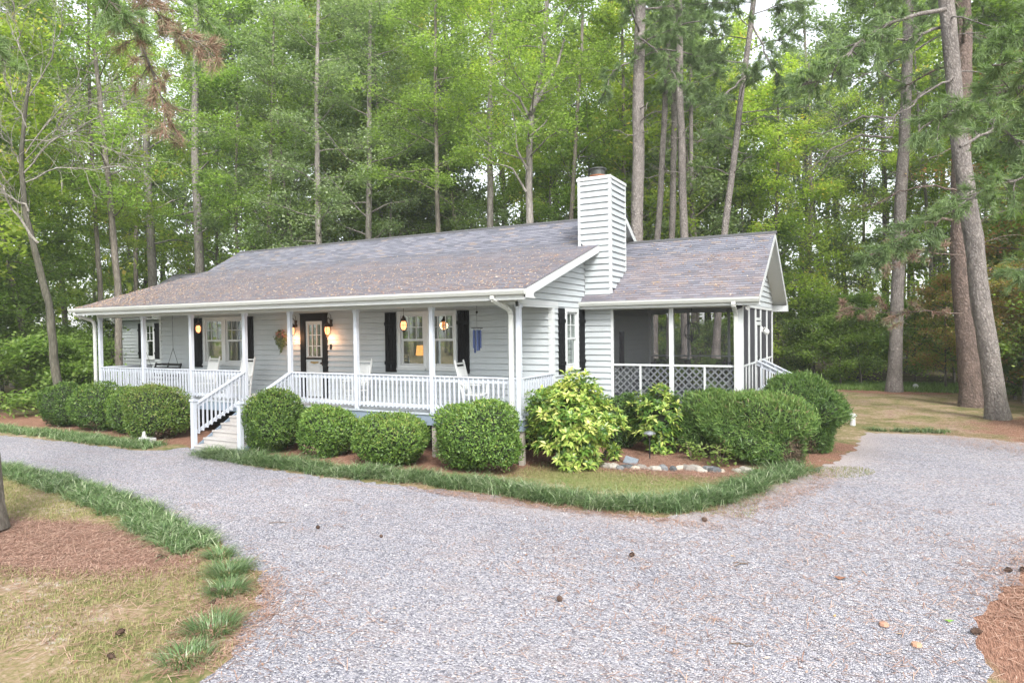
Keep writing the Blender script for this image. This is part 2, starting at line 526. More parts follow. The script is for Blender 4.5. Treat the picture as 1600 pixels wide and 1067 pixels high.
def npmesh(name, V, F, mats, tint=None, mi=None, smooth=False, uv=None, extra=None, vcol=None):
    """V (n,3); F (m,k) all faces with k corners"""
    V = np.asarray(V, dtype=np.float32)
    F = np.asarray(F, dtype=np.int32)
    me = bpy.data.meshes.new(name)
    me.vertices.add(len(V))
    me.vertices.foreach_set('co', V.ravel())
    k = F.shape[1]
    me.loops.add(F.size)
    me.loops.foreach_set('vertex_index', F.ravel())
    me.polygons.add(len(F))
    me.polygons.foreach_set('loop_start', np.arange(0, F.size, k, dtype=np.int32))
    me.polygons.foreach_set('loop_total', np.full(len(F), k, dtype=np.int32))
    if smooth:
        me.polygons.foreach_set('use_smooth', np.ones(len(F), dtype=bool))
    for m in (mats if isinstance(mats, (list, tuple)) else [mats]):
        me.materials.append(m)
    if mi is not None:
        me.polygons.foreach_set('material_index', np.asarray(mi, dtype=np.int32))
    if tint is not None:
        a = me.attributes.new('tint', 'FLOAT', 'FACE')
        a.data.foreach_set('value', np.asarray(tint, dtype=np.float32))
    if extra:
        for kx, vals in extra.items():
            a = me.attributes.new(kx, 'FLOAT', 'POINT')
            a.data.foreach_set('value', np.asarray(vals, dtype=np.float32))
    if vcol is not None:
        a = me.attributes.new('zone', 'FLOAT_COLOR', 'POINT')
        a.data.foreach_set('color', np.asarray(vcol, dtype=np.float32).ravel())
    if uv is not None:
        l = me.uv_layers.new(name='UVMap')
        l.data.foreach_set('uv', np.asarray(uv, dtype=np.float32).ravel())
    me.update()
    me.validate()
    return me


def link(name, me, parent=None):
    o = bpy.data.objects.new(name, me)
    C.objects.link(o)
    if parent is not None:
        o.parent = parent
    return o


IDM = lambda x, y, z: (x, y, z)


class MB:
    def __init__(s):
        s.v = []; s.f = []

    def hexa(s, P):
        n = len(s.v)
        s.v += [tuple(p) for p in P]
        for q in ((0, 3, 2, 1), (4, 5, 6, 7), (0, 1, 5, 4), (1, 2, 6, 5), (2, 3, 7, 6), (3, 0, 4, 7)):
            s.f.append(tuple(n + i for i in q))

    def box(s, x0, x1, y0, y1, z0, z1, T=IDM):
        s.hexa([T(x0, y0, z0), T(x1, y0, z0), T(x1, y1, z0), T(x0, y1, z0), T(x0, y0, z1), T(x1, y0, z1), T(x1, y1, z1), T(x0, y1, z1)])

    def bar(s, a, b, w, h, up=(0, 0, 1)):
        a, b, up = Vector(a), Vector(b), Vector(up)
        d = (b - a).normalized()
        x = d.cross(up)
        if x.length < 1e-4: x = d.cross(Vector((1, 0, 0)))
        x.normalize()
        u = x.cross(d).normalized()
        x *= w / 2; u *= h / 2
        s.hexa([a - x - u, a + x - u, b + x - u, b - x - u, a - x + u, a + x + u, b + x + u, b - x + u])

    def tube(s, pts, rad, k=8, cap=True):
        pts = [Vector(p) for p in pts]
        if not hasattr(rad, '__len__'): rad = [rad] * len(pts)
        n0 = len(s.v)
        ref = Vector((0, 0, 1))
        for i, p in enumerate(pts):
            d = (pts[min(i + 1, len(pts) - 1)] - pts[max(i - 1, 0)])
            d = d.normalized() if d.length > 1e-6 else Vector((0, 0, 1))
            r = ref if abs(d.z) < .9 else Vector((1, 0, 0))
            x = d.cross(r).normalized(); y = d.cross(x).normalized()
            for j in range(k):
                a = 2 * math.pi * j / k
                s.v.append(tuple(p + (x * math.cos(a) + y * math.sin(a)) * rad[i]))
        for i in range(len(pts) - 1):
            for j in range(k):
                s.f.append((n0 + i * k + j, n0 + i * k + (j + 1) % k, n0 + (i + 1) * k + (j + 1) % k, n0 + (i + 1) * k + j))
        if cap:
            s.f.append(tuple(n0 + j for j in range(k)))
            s.f.append(tuple(n0 + (len(pts) - 1) * k + j for j in reversed(range(k))))

    def lathe(s, prof, c, k=12):
        s.tube([(c[0], c[1], c[2] + z) for r, z in prof], [max(r, .0005) for r, z in prof], k)

    def poly(s, P):
        n = len(s.v)
        s.v += [tuple(p) for p in P]
        s.f.append(tuple(range(n, n + len(P))))

    def prism(s, P, d):
        """polygon P extruded by vector d"""
        n = len(s.v); k = len(P)
        d = Vector(d)
        s.v += [tuple(p) for p in P] + [tuple(Vector(p) + d) for p in P]
        s.f.append(tuple(range(n, n + k)))
        s.f.append(tuple(n + k + i for i in reversed(range(k))))
        for i in range(k):
            j = (i + 1) % k
            s.f.append((n + i, n + j, n + k + j, n + k + i))

    def build_each(s, name, m, parent=None, bevel=0):
        """one object per connected piece"""
        par = list(range(len(s.v)))

        def find(a):
            while par[a] != a:
                par[a] = par[par[a]]; a = par[a]
            return a
        for f in s.f:
            for q in f[1:]: par[find(q)] = find(f[0])
        groups = {}
        for f in s.f: groups.setdefault(find(f[0]), []).append(f)
        for fs in groups.values():
            ids = sorted({i for f in fs for i in f}); mp = {a: b for b, a in enumerate(ids)}
            g = MB(); g.v = [s.v[i] for i in ids]; g.f = [tuple(mp[i] for i in f) for f in fs]
            g.build(name, m, parent, bevel)

    def build(s, name, m, parent=None, bevel=0, smooth=False, uvf=None, off=None):
        me = bpy.data.meshes.new(name)
        v = s.v
        if off is not None:
            v = [(a[0] - off[0], a[1] - off[1], a[2] - off[2]) for a in v]
        me.from_pydata(v, [], s.f)
        me.materials.append(m)
        if smooth:
            me.polygons.foreach_set('use_smooth', [True] * len(me.polygons))
        if uvf:
            l = me.uv_layers.new(name='UVMap')
            for lp in me.loops:
                l.data[lp.index].uv = uvf(me.vertices[lp.vertex_index].co)
        me.update()
        o = link(name, me, parent)
        if bevel:
            b = o.modifiers.new('bevel', 'BEVEL'); b.width = bevel; b.segments = 1; b.limit_method = 'ANGLE'
        return o


def copy_tree(o, parent=None):
    c = o.copy()
    C.objects.link(c)
    c.parent = parent
    for ch in list(o.children):
        copy_tree(ch, c)
    return c


# ================================================================== HOUSE
house = empty('house', (0, 0, 0), 'white clapboard ranch house with long front porch, side chimney and screened porch', 'house')
S = 2.44
PX = [0, -2.44, -4.88, -7.32, -9.18, -11.62, -14.06, -16.5]
D = 1.86
XL = -15.95            # left end of the main front wall
YB = 11.0
EXP = .165
YC = 4.06
WY = 6.5               # wing front wall
FM = lambda c: (lambda u, o, z: (u, c - o, z))       # wall facing -y
GM = lambda c: (lambda u, o, z: (c + o, u, z))       # wall facing +x


def siding(mb, T, ext, z0, z1, holes=(), h=EXP, t=.036):
    z = z0
    while z < z1 - 1e-4:
        zt = min(z + h, z1)
        zg = zt - .0065
        br = sorted({z, zg, zt} | {q for ho in holes for q in ho[2:] if z < q < zt})
        for a, b in zip(br[:-1], br[1:]):
            mid = (a + b) / 2
            la, ha = ext(a); lb, hb = ext(b)
            segs = [(la, ha, lb, hb)]
            for (h0, h1, hz0, hz1) in holes:
                if hz0 < mid < hz1:
                    ns = []
                    for (p, q, r_, s_) in segs:
                        if h1 <= p or h0 >= q: ns.append((p, q, r_, s_)); continue
                        if h0 > p: ns.append((p, h0, r_, h0))
                        if h1 < q: ns.append((h1, q, h1, s_))
                    segs = ns
            oa, ob = (t * (1 - (a - z) / h) + .004, t * (1 - (b - z) / h) + .004) if mid < zg else (-.03, -.03)
            for (p, q, r_, s_) in segs:
                if q - p < .01: continue
                mb.poly([T(p, oa, a), T(q, oa, a), T(s_, ob, b), T(r_, ob, b)])
                if a == z:
                    mb.poly([T(p, -.03, a), T(q, -.03, a), T(q, oa, a), T(p, oa, a)])
        z += h


def roof_z(y):          # underside reference of main front slope top surface
    if y < 4.73: return 2.957 + (y + .59) * (4.6306 - 2.957) / 5.32
    if y < 6.374: return 4.6306 + (y - 4.73) * .5846
    return 5.5916 - (y - 6.374) * .60


# openings
W1 = [(-13.50, -12.44), (-12.44, -11.42)]
W2 = [(-4.93, -3.92), (-3.92, -2.90)]
WZ0, WZ1 = .98, 2.62
DR = (-8.80, -7.66, 0.02, 2.62)
holes_f = [(a + .05, b - .05, WZ0 + .05, WZ1 - .05) for a, b in W1 + W2] + [(DR[0] + .03, DR[1] - .03, 0, DR[3] - .03)]
GW = (2.62, 3.52)
holes_g = [(GW[0] + .05, GW[1] - .05, WZ0 + .05, WZ1 - .05)]
mb = MB(); siding(mb, FM(D), lambda z: (XL + .08, -.02), -.0, 2.80, holes_f); mb.build('front_wall', M['siding'], house)
# gable wall: below the porch return only behind the porch wall corner; above it the full triangle


def gext(z):
    if z < 2.64: return (D + .09, YB)
    y0 = -.02 if z < 2.90 else -.59 + (z + .12 - 2.957) * 5.32 / 1.6736
    if z > 4.45: y0 = 4.73 + (z + .12 - 4.6306) / .5846
    y1 = 6.374 + (5.5916 - z - .12) / .60
    return (max(y0, -.02), min(max(y1, y0 + .02), YB))


gholes = holes_g + [(YC, YC + 1.27, 2.9, 6.0)]
mb = MB(); siding(mb, GM(0), gext, -.0 + EXP * -1, 2.64, gholes); siding(mb, GM(0), gext, 2.64, 5.42, gholes, h=.162)
mb.build('gable_wall', M['siding'], house)
# main back and left walls, wing walls
mb = MB()
siding(mb, GM(XL), lambda z: (D + .02, WY), -.1, 2.9)
mb2 = MB()
whole = [(-24.10, -23.40, .9, 2.55)]
siding(mb2, FM(WY), lambda z: (-26.15, XL - .05), -.6, 2.75, whole, h=.165)
mb2.build('wing_wall', M['siding'], house)
mb = MB(); mb.box(XL - .02, -.03, YB - .1, YB, -1.1, 2.9); mb.box(XL, XL + .08, D + .1, YB - .11, -1.1, 2.85)
mb.box(-26.15, XL - .05, 13.0, 13.1, -1.1, 2.9); mb.box(-26.15, -26.05, WY + .05, 12.99, -1.1, 2.9)
mb.build('rear_wall', M['siding'], house)
# corner boards and trim
mb = MB()
mb.box(-.10, .034, D - .034, D + .09, 0, 2.64)
mb.box(XL - .02, XL + .09, D - .034, D + .05, 0, 2.75)
mb.box(-26.20, -26.06, WY - .034, WY + .06, -.7, 2.75)
mb.box(-.045, .036, -.07, D + .30, 2.60, 2.76)
mb.build_each('corner_board', M['trim'], house)

# ---- roofs with stepped shingle courses


def courses(name, x0f, x1f, prof, parent, lit, h=.14):
    """prof: polyline of (y,z) from eave up to ridge and down again; x0f/x1f give the x limits"""
    V, F, UV, L = [], [], [], []
    s = 0
    for (ya, za), (yb, zb) in zip(prof[:-1], prof[1:]):
        ln = math.hypot(yb - ya, zb - za)
        sgn = 1 if zb > za else -1
        ny, nz = -(zb - za) / ln, (yb - ya) / ln
        n = max(1, round(ln / h))
        for i in range(n):
            t0, t1 = i / n, (i + 1) / n
            lo, hi = (.013, .003) if sgn > 0 else (.003, .013)
            p0 = (ya + (yb - ya) * t0 + ny * lo, za + (zb - za) * t0 + nz * lo)
            p1 = (ya + (yb - ya) * t1 + ny * hi, za + (zb - za) * t1 + nz * hi)
            pl = (p0[0] - ny * .012, p0[1] - nz * .012)
            nx = 24
            for q0, q1 in ((pl, p0), (p0, p1)):
                for j in range(nx):
                    b = len(V)
                    xs = []
                    for q in (q0, q1):
                        X0, X1 = x0f(q[0]), x1f(q[0])
                        xs.append((X0 + (X1 - X0) * j / nx, X0 + (X1 - X0) * (j + 1) / nx))
                    V += [(xs[0][0], q0[0], q0[1]), (xs[0][1], q0[0], q0[1]), (xs[1][1], q1[0], q1[1]), (xs[1][0], q1[0], q1[1])]
                    F.append((b, b + 1, b + 2, b + 3))
                    va, vb = (s + ln * t0), (s + ln * t1)
                    if q0 is pl: vb = va + .001
                    va += .0005; vb -= .0005
                    UV += [(xs[0][0], va), (xs[0][1], va), (xs[1][1], vb), (xs[1][0], vb)]
                    L += [lit(xs[0][0], q0[0]), lit(xs[0][1], q0[0]), lit(xs[1][1], q1[0]), lit(xs[1][0], q1[0])]
        s += round(ln / .14) * .14
    me = npmesh(name, V, F, M['shingle'], uv=UV, extra={'litter': L})
    return link(name, me, parent)


mainprof = [(-.62, 2.948), (4.73, 4.6306), (6.374, 5.5916), (11.4, 2.62)]
courses('main_roof', lambda y: -17.05, lambda y: .48, mainprof, house, lambda x, y: (.04 if y < 3.6 else (-.03 if y < 4.3 else (-.28 if y > 5.2 else -.15))))
courses('screened_porch_roof', lambda y: -.05 if y < 4.2 else .02, lambda y: 4.76, [(3.68, 2.80), (7.2, 4.83), (10.75, 2.78)], house, lambda x, y: .05 if y < 6.2 else -.2)
courses('wing_roof', lambda y: -26.6, lambda y: -15.9, [(6.05, 2.97), (9.8, 5.28), (13.5, 2.9)], house, lambda x, y: -.1)
RC = plain('ridge_shingle', (.07, .07, .075), .85)
for (x0, x1, y, z) in ((-17.07, .5, 6.374, 5.60), (.3, 4.78, 7.2, 4.84), (-26.62, -16, 9.8, 5.29)):
    mb = MB()
    n = int((x1 - x0) / .25)
    for i in range(n):
        a, b = x0 + (x1 - x0) * i / n, x0 + (x1 - x0) * (i + 1) / n
        mb.prism([(a, y - .15, z - .075), (a, y, z + .015), (a, y + .15, z - .075), (a, y + .15, z - .088), (a, y, z + .0), (a, y - .15, z - .088)], (b - a + .02, 0, .006))
    mb.build('ridge_cap', RC, house)
# roof decks (underside boards) and rakes
mb = MB()


def deckboard(x0, x1, prof, th=.10, drop=.012):
    for (ya, za), (yb, zb) in zip(prof[:-1], prof[1:]):
        mb.prism([(x0, ya, za - drop), (x0, yb, zb - drop), (x0, yb, zb - th), (x0, ya, za - th)], (x1 - x0, 0, 0))


deckboard(-17.02, .45, [(-.55, 2.968), (4.73, 4.6306), (6.374, 5.5916), (11.35, 2.65)])
deckboard(.03, 4.73, [(3.75, 2.84), (7.2, 4.83), (10.7, 2.81)])
deckboard(-26.57, -16.0, [(6.1, 3.0), (9.8, 5.28), (13.4, 2.97)])
mb.build('roof_deck', M['soffit'], house)
mb = MB()


def rake(x, w, prof, up=-.015, dn=-.21):
    q = MB()
    for (ya, za), (yb, zb) in zip(prof[:-1], prof[1:]):
        q.prism([(x, ya, za + up), (x, yb, zb + up), (x, yb, zb + dn), (x, ya, za + dn)], (w, 0, 0))
    q.build('rake_board', M['trim'], house)


rake(.45, .03, [(-.60, 2.955), (4.06, 4.42)])
rake(.45, .03, [(5.33, 4.98), (6.374, 5.5916), (11.38, 2.635)])
rake(-17.05, .03, [(-.60, 2.955), (4.73, 4.6306), (6.374, 5.5916), (11.38, 2.635)])
rake(4.73, .03, [(3.70, 2.812), (7.2, 4.83), (10.73, 2.79)])
rake(-26.6, .03, [(6.07, 2.99), (9.8, 5.28), (13.45, 2.92)])
# boxed eave returns
mb.prism([(.445, -.60, 2.94), (.445, -.60, 2.76), (.445, -.18, 2.76), (.445, -.18, 3.05)], (.04, 0, 0))
mb.prism([(.0, 3.45, 4.20), (.0, 4.05, 4.40), (.0, 4.05, 4.2), (.0, 3.45, 3.72)], (.45, 0, 0)) if False else None
mb.box(.05, .445, -.56, -.02, 2.76, 2.80)
mb.box(4.30, 4.77, 10.35, 10.76, 2.56, 2.76)
mb.box(4.28, 4.77, 3.72, 4.02, 2.60, 2.66)
mb.build_each('eave_return', M['trim'], house)
# soffits
mb = MB()
mb.prism([(.03, -.1, 2.96), (.03, 3.95, 4.25), (.03, 3.95, 4.22), (.03, -.1, 2.93)], (.42, 0, 0))
mb.prism([(4.325, 3.75, 2.72), (4.325, 7.2, 4.71), (4.325, 10.6, 2.74), (4.325, 10.6, 2.71), (4.325, 7.2, 4.67), (4.325, 3.75, 2.69)], (.40, 0, 0))
mb.box(-16.98, -.02, -.56, -.08, 2.775, 2.80)
mb.box(-16.90, -.05, .08, D - .01, 2.77, 2.80)     # porch ceiling
mb.box(.82, 4.25, 4.15, 10.2, 2.70, 2.73)          # screened porch ceiling
mb.box(.04, 4.70, 3.76, 4.0, 2.60, 2.63)
mb.box(-26.5, -16.0, 6.12, 6.46, 2.76, 2.79)
mb.build_each('soffit', M['soffit'], house)
# gutters
mb = MB()


def gutter(x0, x1, y, z):
    P = [(x0, y + .12, z), (x0, y + .12, z - .12), (x0, y + .03, z - .12), (x0, y - .005, z - .05), (x0, y - .01, z - .005), (x0, y + .004, z - .005), (x0, y + .03, z - .10), (x0, y + .10, z - .10), (x0, y + .10, z)]
    mb.prism(P, (x1 - x0, 0, 0))


gutter(-17.12, .50, -.72, 2.955)
gutter(.02, 4.78, 3.56, 2.80)
gutter(-26.6, -16.1, 5.93, 2.98)
mb.build_each('gutter', M['gutter'], house, bevel=.004)
mb = MB(); mb.box(-17.05, .45, -.595, -.56, 2.72, 2.94); mb.box(.03, 4.73, 3.69, 3.72, 2.60, 2.80); mb.box(-26.55, -16.0, 6.06, 6.09, 2.76, 2.96)
mb.build_each('fascia', M['trim'], house)
for k, P in enumerate([
        [(-.33, -.64, 2.84), (-.33, -.64, 2.74), (-.17, -.15, 2.52), (-.15, -.10, 2.42), (-.15, -.10, -.95), (-.15, -.25, -1.05)],
        [(-16.85, -.64, 2.84), (-16.85, -.64, 2.74), (-16.68, -.15, 2.54), (-16.66, -.10, 2.42), (-16.66, -.10, -.95), (-16.66, -.25, -1.05)],
        [(4.16, 3.62, 2.70), (4.16, 3.62, 2.60), (4.16, 3.90, 2.45), (4.16, 3.99, 2.35), (4.16, 3.99, -.95), (4.16, 3.85, -1.05)],
        [(-26.1, 6.0, 2.9), (-26.1, 6.0, 2.8), (-26.1, 6.3, 2.55), (-26.1, 6.42, 2.4), (-26.1, 6.42, -.95), (-26.1, 6.3, -1.05)]]):
    mb = MB()
    for a, b in zip(P[:-1], P[1:]):
        mb.bar(a, b, .105, .075, up=(0, 1, .2))
    mb.build('downspout', M['gutter'], house, bevel=.01)

# ---- chimney
ch = MB()
CX0, CX1, CY0, CY1, CZ = -.15, .80, YC, 5.33, 6.34
zf = lambda y: 2.83 + (y - 3.68) * .5767
hch = .172


def chext(z):
    return ((CX0 if z > 4.40 else .03), CX1)


siding(ch, FM(CY0), chext, 3.02, CZ - .1, (), h=hch, t=.042)
siding(ch, GM(CX1), lambda z: (CY0, min(CY1, 3.68 + (z - 2.80) / .5767) if z < 3.9 else CY1), 3.02, CZ - .1, (), h=hch, t=.042)
ch.box(CX0 + .02, CX1 - .03, CY1 - .04, CY1, 3.6, CZ - .1)
ch.box(CX0, CX0 + .03, CY0 + .03, CY1 - .05, 4.35, CZ - .1)
chim = ch.build('chimney', M['siding'], house)
mb = MB()
mb.box(CX1 - .05, CX1 + .034, CY0 - .034, CY0 + .06, 3.03, CZ - .1)
mb.box(CX0 - .01, CX0 + .07, CY0 - .036, CY0 + .02, 4.40, CZ - .1)
mb.box(CX1 - .02, CX1 + .036, CY1 - .07, CY1 + .01, 3.75, CZ - .1)
mb.box(CX0 - .04, CX1 + .05, CY0 - .05, CY1 + .04, CZ - .1, CZ - .02)
mb.box(CX0 - .02, CX1 + .03, CY0 - .03, CY1 + .02, CZ - .02, CZ)
mb.build('chimney_trim', M['trim'], chim, bevel=.004)
mb = MB(); mb.lathe([(.20, 0), (.20, .07), (.24, .075), (.24, .10)], (.30, 4.45, CZ), 24); mb.build('flue', M['rust'], chim, smooth=False)
mb = MB(); mb.lathe([(.215, .10), (.215, .26), (.26, .265), (.26, .30), (.05, .34)], (.30, 4.45, CZ), 24)
mb.build('flue_cap', M['darksteel'], chim)

# ---- porch: deck, posts, beam
mb = MB()
n = 0
y = -.06
while y < D - .03:
    mb.box(-16.62, .10, y, y + .115, -.04, 0); y += .12
mb.build('porch_floor', painted('porch_floor_boards', (.36, .40, .43), .6, .1, .2), house)
mb = MB(); mb.box(-16.58, .07, -.03, .02, -.30, -.042); mb.box(.03, .07, .03, D, -.30, -.042); mb.box(-16.58, -16.54, .03, D, -.30, -.042)
mb.build('rim_board', M['deckpaint'], house)
mb = MB()
for x in PX + [-1.2]:
    mb.box(x - .06, x + .06, .03, .15, GZ, -.302)
for x in (-.6, -2.9, -5.3, -7.8, -10.4, -12.8, -15.2): mb.box(x - .2, x + .2, D + .1, D + .5, GZ, -.31)
mb.build_each('porch_pier', M['wood'], house)
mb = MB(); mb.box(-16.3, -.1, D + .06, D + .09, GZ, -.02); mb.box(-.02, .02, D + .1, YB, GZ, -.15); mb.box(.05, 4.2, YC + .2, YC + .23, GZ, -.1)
mb.build_each('under_floor_shade', M['voidm'], house)  # dark sheets closing the void below, its shade put into their colour
for i, x in enumerate(PX):
    mb = MB()
    mb.box(x - .055, x + .055, -.055, .055, 0.001, 2.64)
    mb.box(x - .07, x + .07, -.07, .07, 2.56, 2.64)
    mb.build('porch_post', M['rail'], house, bevel=.006)
mb = MB(); mb.box(-16.58, .035, -.07, .07, 2.64, 2.775); mb.box(-16.58, -16.45, .07, D, 2.64, 2.775); mb.box(-.10, -.05, .08, D - .04, 2.645, 2.77)
mb.box(-16.58, .03, -.085, -.07, 2.70, 2.775)
mb.build('porch_beam', M['trim'], house)


def railing(a, b, sp=.136, parent=house, zt=.94, zb=.12):
    a, b = Vector(a), Vector(b)
    d = b - a; L = Vector((d.x, d.y, 0)).length; dh = Vector((d.x, d.y, 0)).normalized()
    out = Vector((dh.y, -dh.x, 0))
    mb = MB()
    up = Vector((0, 0, 1))
    mb.bar(a + up * (zt - .02), b + up * (zt - .02), .13, .035)
    mb.bar(a + up * (zt - .095), b + up * (zt - .095), .035, .11)
    mb.bar(a + up * (zb + .045), b + up * (zb + .045), .035, .09)
    o = mb.build('railing', M['rail'], parent, bevel=.004)
    n = int(L / sp)
    m2 = MB()
    for i in range(n):
        p = a + d * ((i + .5) / n) + out * .037
        z0, z1 = p.z + zb - .05, p.z + zt - .042
        m2.bar((p.x, p.y, z0 + .02), (p.x, p.y, z1), .037, .037, up=dh)
    q = m2.build('balusters', M['rail'], o)
    return o


for i in range(7):
    if i == 3: continue
    railing((PX[i + 1] + .055, 0, 0), (PX[i] - .055, 0, 0))
railing((0, .055, 0), (0, D - .03, 0)); railing((-16.5, D, 0), (-16.5, .055, 0))

# ---- front steps
steps = MB()
XA, XB = -9.12, -7.38
for i in range(6):
    zt = -.165 * (i + 1) + 0
    y0 = -.06 - .285 * i
    if i == 5: y0 -= 0
    steps.box(XA, XB, y0 - .285 - .03, y0, zt - .04, zt)
    steps.box(XA, XB, y0 - .285, y0 - .265, zt - .165, zt - .04)
st = steps.build('front_steps', M['treads'], house, bevel=.004)
mb = MB()
for x in (XA - .05, XB + .01):
    mb.prism([(x, -.05, -.06), (x, -1.75, -1.05), (x, -1.62, -1.1), (x, -.05, -.35)], (.04, 0, 0))
mb.build_each('stringer', M['deckpaint'], st)
for x, sx in ((-9.18, -1), (-7.32, 1)):
    mb = MB()
    mb.box(x - .06, x + .06, -1.80, -1.68, GZ, .20)
    mb.box(x - .085, x + .085, -1.825, -1.655, .20, .235)
    mb.box(x - .07, x + .07, -1.81, -1.67, .235, .26)
    mb.build('newel_post', M['rail'], st, bevel=.005)
    railing((x, -1.68, -.80), (x, -.055, -.02), sp=.135, parent=st, zt=.94, zb=.10)

# ---- windows, shutters, door


def window(T, u0, u1, z0, z1, grid=(3, 2), parent=house, shade=None):
    cw = .095
    mb = MB()
    mb.box(u0, u0 + cw, 0, .05, z0, z1, T); mb.box(u1 - cw, u1, 0, .05, z0, z1, T)
    mb.box(u0 + cw, u1 - cw, 0, .052, z1 - .11, z1, T); mb.box(u0 + cw, u1 - cw, 0, .052, z0, z0 + .09, T)
    # jamb returns
    mb.box(u0 + cw - .012, u0 + cw + .01, -.12, -.001, z0 + .08, z1 - .1, T); mb.box(u1 - cw - .01, u1 - cw + .012, -.12, -.001, z0 + .08, z1 - .1, T)
    o = mb.build('window', M['trim'], parent, bevel=.004)
    mb = MB(); mb.box(u0 - .03, u1 + .03, .02, .09, z0 - .045, z0 - .002, T); mb.build('sill', M['trim'], o, bevel=.004)
    a, b = u0 + cw + .012, u1 - cw - .012
    c, d_ = z0 + .092, z1 - .112
    zm = (c + d_) / 2 + .02
    mb = MB()
    for (za, zb, oo) in ((c, zm, -.06), (zm - .03, d_, -.03)):
        w_ = .045
        mb.box(a, a + w_, oo, oo + .03, za, zb, T); mb.box(b - w_, b, oo, oo + .03, za, zb, T)
        mb.box(a + w_, b - w_, oo + .001, oo + .031, za, za + w_, T); mb.box(a + w_, b - w_, oo + .001, oo + .031, zb - w_, zb, T)
    gx, gz = grid
    for i in range(1, gx):
        u = a + (b - a) * i / gx; mb.box(u - .01, u + .01, -.022, .004, zm, d_ - .04, T)
    for i in range(1, gz):
        z = zm + (d_ - zm) * i / gz; mb.box(a + .04, b - .04, -.023, .003, z - .01, z + .01, T)
    mb.build('sash', M['trim'], o)
    mb = MB(); mb.box(a + .02, b - .02, -.05, -.045, c + .02, zm, T); mb.box(a + .02, b - .02, -.016, -.012, zm, d_ - .02, T)
    mb.build('pane', M['glass'], o)
    return o


def shutter(T, u0, u1, z0, z1):
    mb = MB()
    n = 3
    for i in range(n):
        w_ = (u1 - u0) / n
        mb.box(u0 + i * w_ + .003, u0 + (i + 1) * w_ - .003, .028, .055, z0, z1, T)
    for z in (z0 + .22, z1 - .38, ):
        mb.box(u0 - .012, u1 + .012, .055, .075, z, z + .10, T)
    mb.build('shutter', M['shutter'], house, bevel=.004)


TF, TG = FM(D), GM(0)
for a, b in W1 + W2: window(TF, a, b, WZ0, WZ1)
window(TG, GW[0], GW[1], WZ0, WZ1, grid=(2, 2))
shutter(TF, -13.99, -13.56, .86, 2.60); shutter(TF, -11.36, -10.96, .86, 2.60)
shutter(TF, -5.39, -4.98, .86, 2.60); shutter(TF, -2.86, -2.48, .86, 2.60)
shutter(TG, 2.16, 2.56, .88, 2.60); shutter(TG, 3.58, 3.96, .88, 2.60)
window(FM(WY), -24.15, -23.35, .85, 2.60, grid=(2, 2)); shutter(FM(WY), -23.31, -22.92, .85, 2.58); shutter(FM(WY), -24.6, -24.2, .85, 2.58)

# door
mb = MB()
mb.box(DR[0], DR[0] + .20, 0, .06, .0, DR[3], TF); mb.box(DR[1] - .20, DR[1], 0, .06, .0, DR[3], TF)
mb.box(DR[0] + .2, DR[1] - .2, 0, .061, DR[3] - .22, DR[3], TF)
mb.box(DR[0] - .03, DR[1] + .03, 0, .07, DR[3], DR[3] + .03, TF)
dr = mb.build('door', M['doorframe'], house, bevel=.004)
mb = MB()
a, b = DR[0] + .2, DR[1] - .2
gz0, gz1 = 1.28, 2.30
mb.box(a, a + .10, -.03, .01, .03, DR[3] - .22, TF); mb.box(b - .10, b, -.03, .01, .03, DR[3] - .22, TF)
mb.box(a + .1, b - .1, -.029, .011, gz1, DR[3] - .22, TF); mb.box(a + .1, b - .1, -.029, .011, .03, gz0, TF)
mb.box(a + .14, b - .14, .011, .022, .25, .62, TF); mb.box(a + .14, b - .14, .011, .022, .72, 1.0, TF)
mb.build('door_leaf', M['door'], dr, bevel=.003)
mb = MB()
for i in range(0, 4):
    u = a + .1 + (b - a - .2) * i / 3; mb.box(u - .012, u + .012, -.005, .02, gz0, gz1, TF)
for i in range(0, 4):
    z = gz0 + (gz1 - gz0) * i / 3; mb.box(a + .1, b - .1, -.006, .019, z - .012, z + .012, TF)
mb.build('muntins', M['trim'], dr)
mb = MB(); mb.box(a + .1, b - .1, -.015, -.01, gz0, gz1, TF); mb.build('pane', M['glass'], dr)
mb = MB(); mb.tube([TF(b - .05, .01, 1.08), TF(b - .05, .06, 1.08)], .012); mb.tube([TF(b - .05, .055, 1.08), TF(b - .05, .10, 1.08)], [.03, .025], 10)
mb.box(b - .075, b - .025, .01, .018, 1.0, 1.25, TF); mb.build('handle', M['bronze'], dr)
mb = MB(); mb.box(a + .2, b - .2, .024, .032, 1.08, 1.13, TF); mb.tube([TF(a + .24, .03, 1.10), TF((a + b) / 2, .05, 1.065), TF(b - .24, .03, 1.10)], .012, 6)
mb.build('knocker', plain('brass', (.35, .27, .12), .35, .8), dr)
mb = MB(); mb.box(a + .02, b - .02, .012, .04, 1.19, 1.26, TF); mb.build('dark_swag', M['black'], dr, bevel=.01)

# rooms behind the glass
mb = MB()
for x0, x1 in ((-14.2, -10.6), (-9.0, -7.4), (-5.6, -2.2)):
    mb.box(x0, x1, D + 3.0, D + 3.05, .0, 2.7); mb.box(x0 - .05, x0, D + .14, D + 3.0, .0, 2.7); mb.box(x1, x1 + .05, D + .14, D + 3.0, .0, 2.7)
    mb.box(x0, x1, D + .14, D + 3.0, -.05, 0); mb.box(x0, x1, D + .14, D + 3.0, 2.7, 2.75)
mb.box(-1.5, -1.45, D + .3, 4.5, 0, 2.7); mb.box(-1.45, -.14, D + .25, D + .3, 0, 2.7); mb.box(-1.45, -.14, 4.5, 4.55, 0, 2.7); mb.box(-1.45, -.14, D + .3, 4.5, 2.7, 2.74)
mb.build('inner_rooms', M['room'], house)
mb = MB()


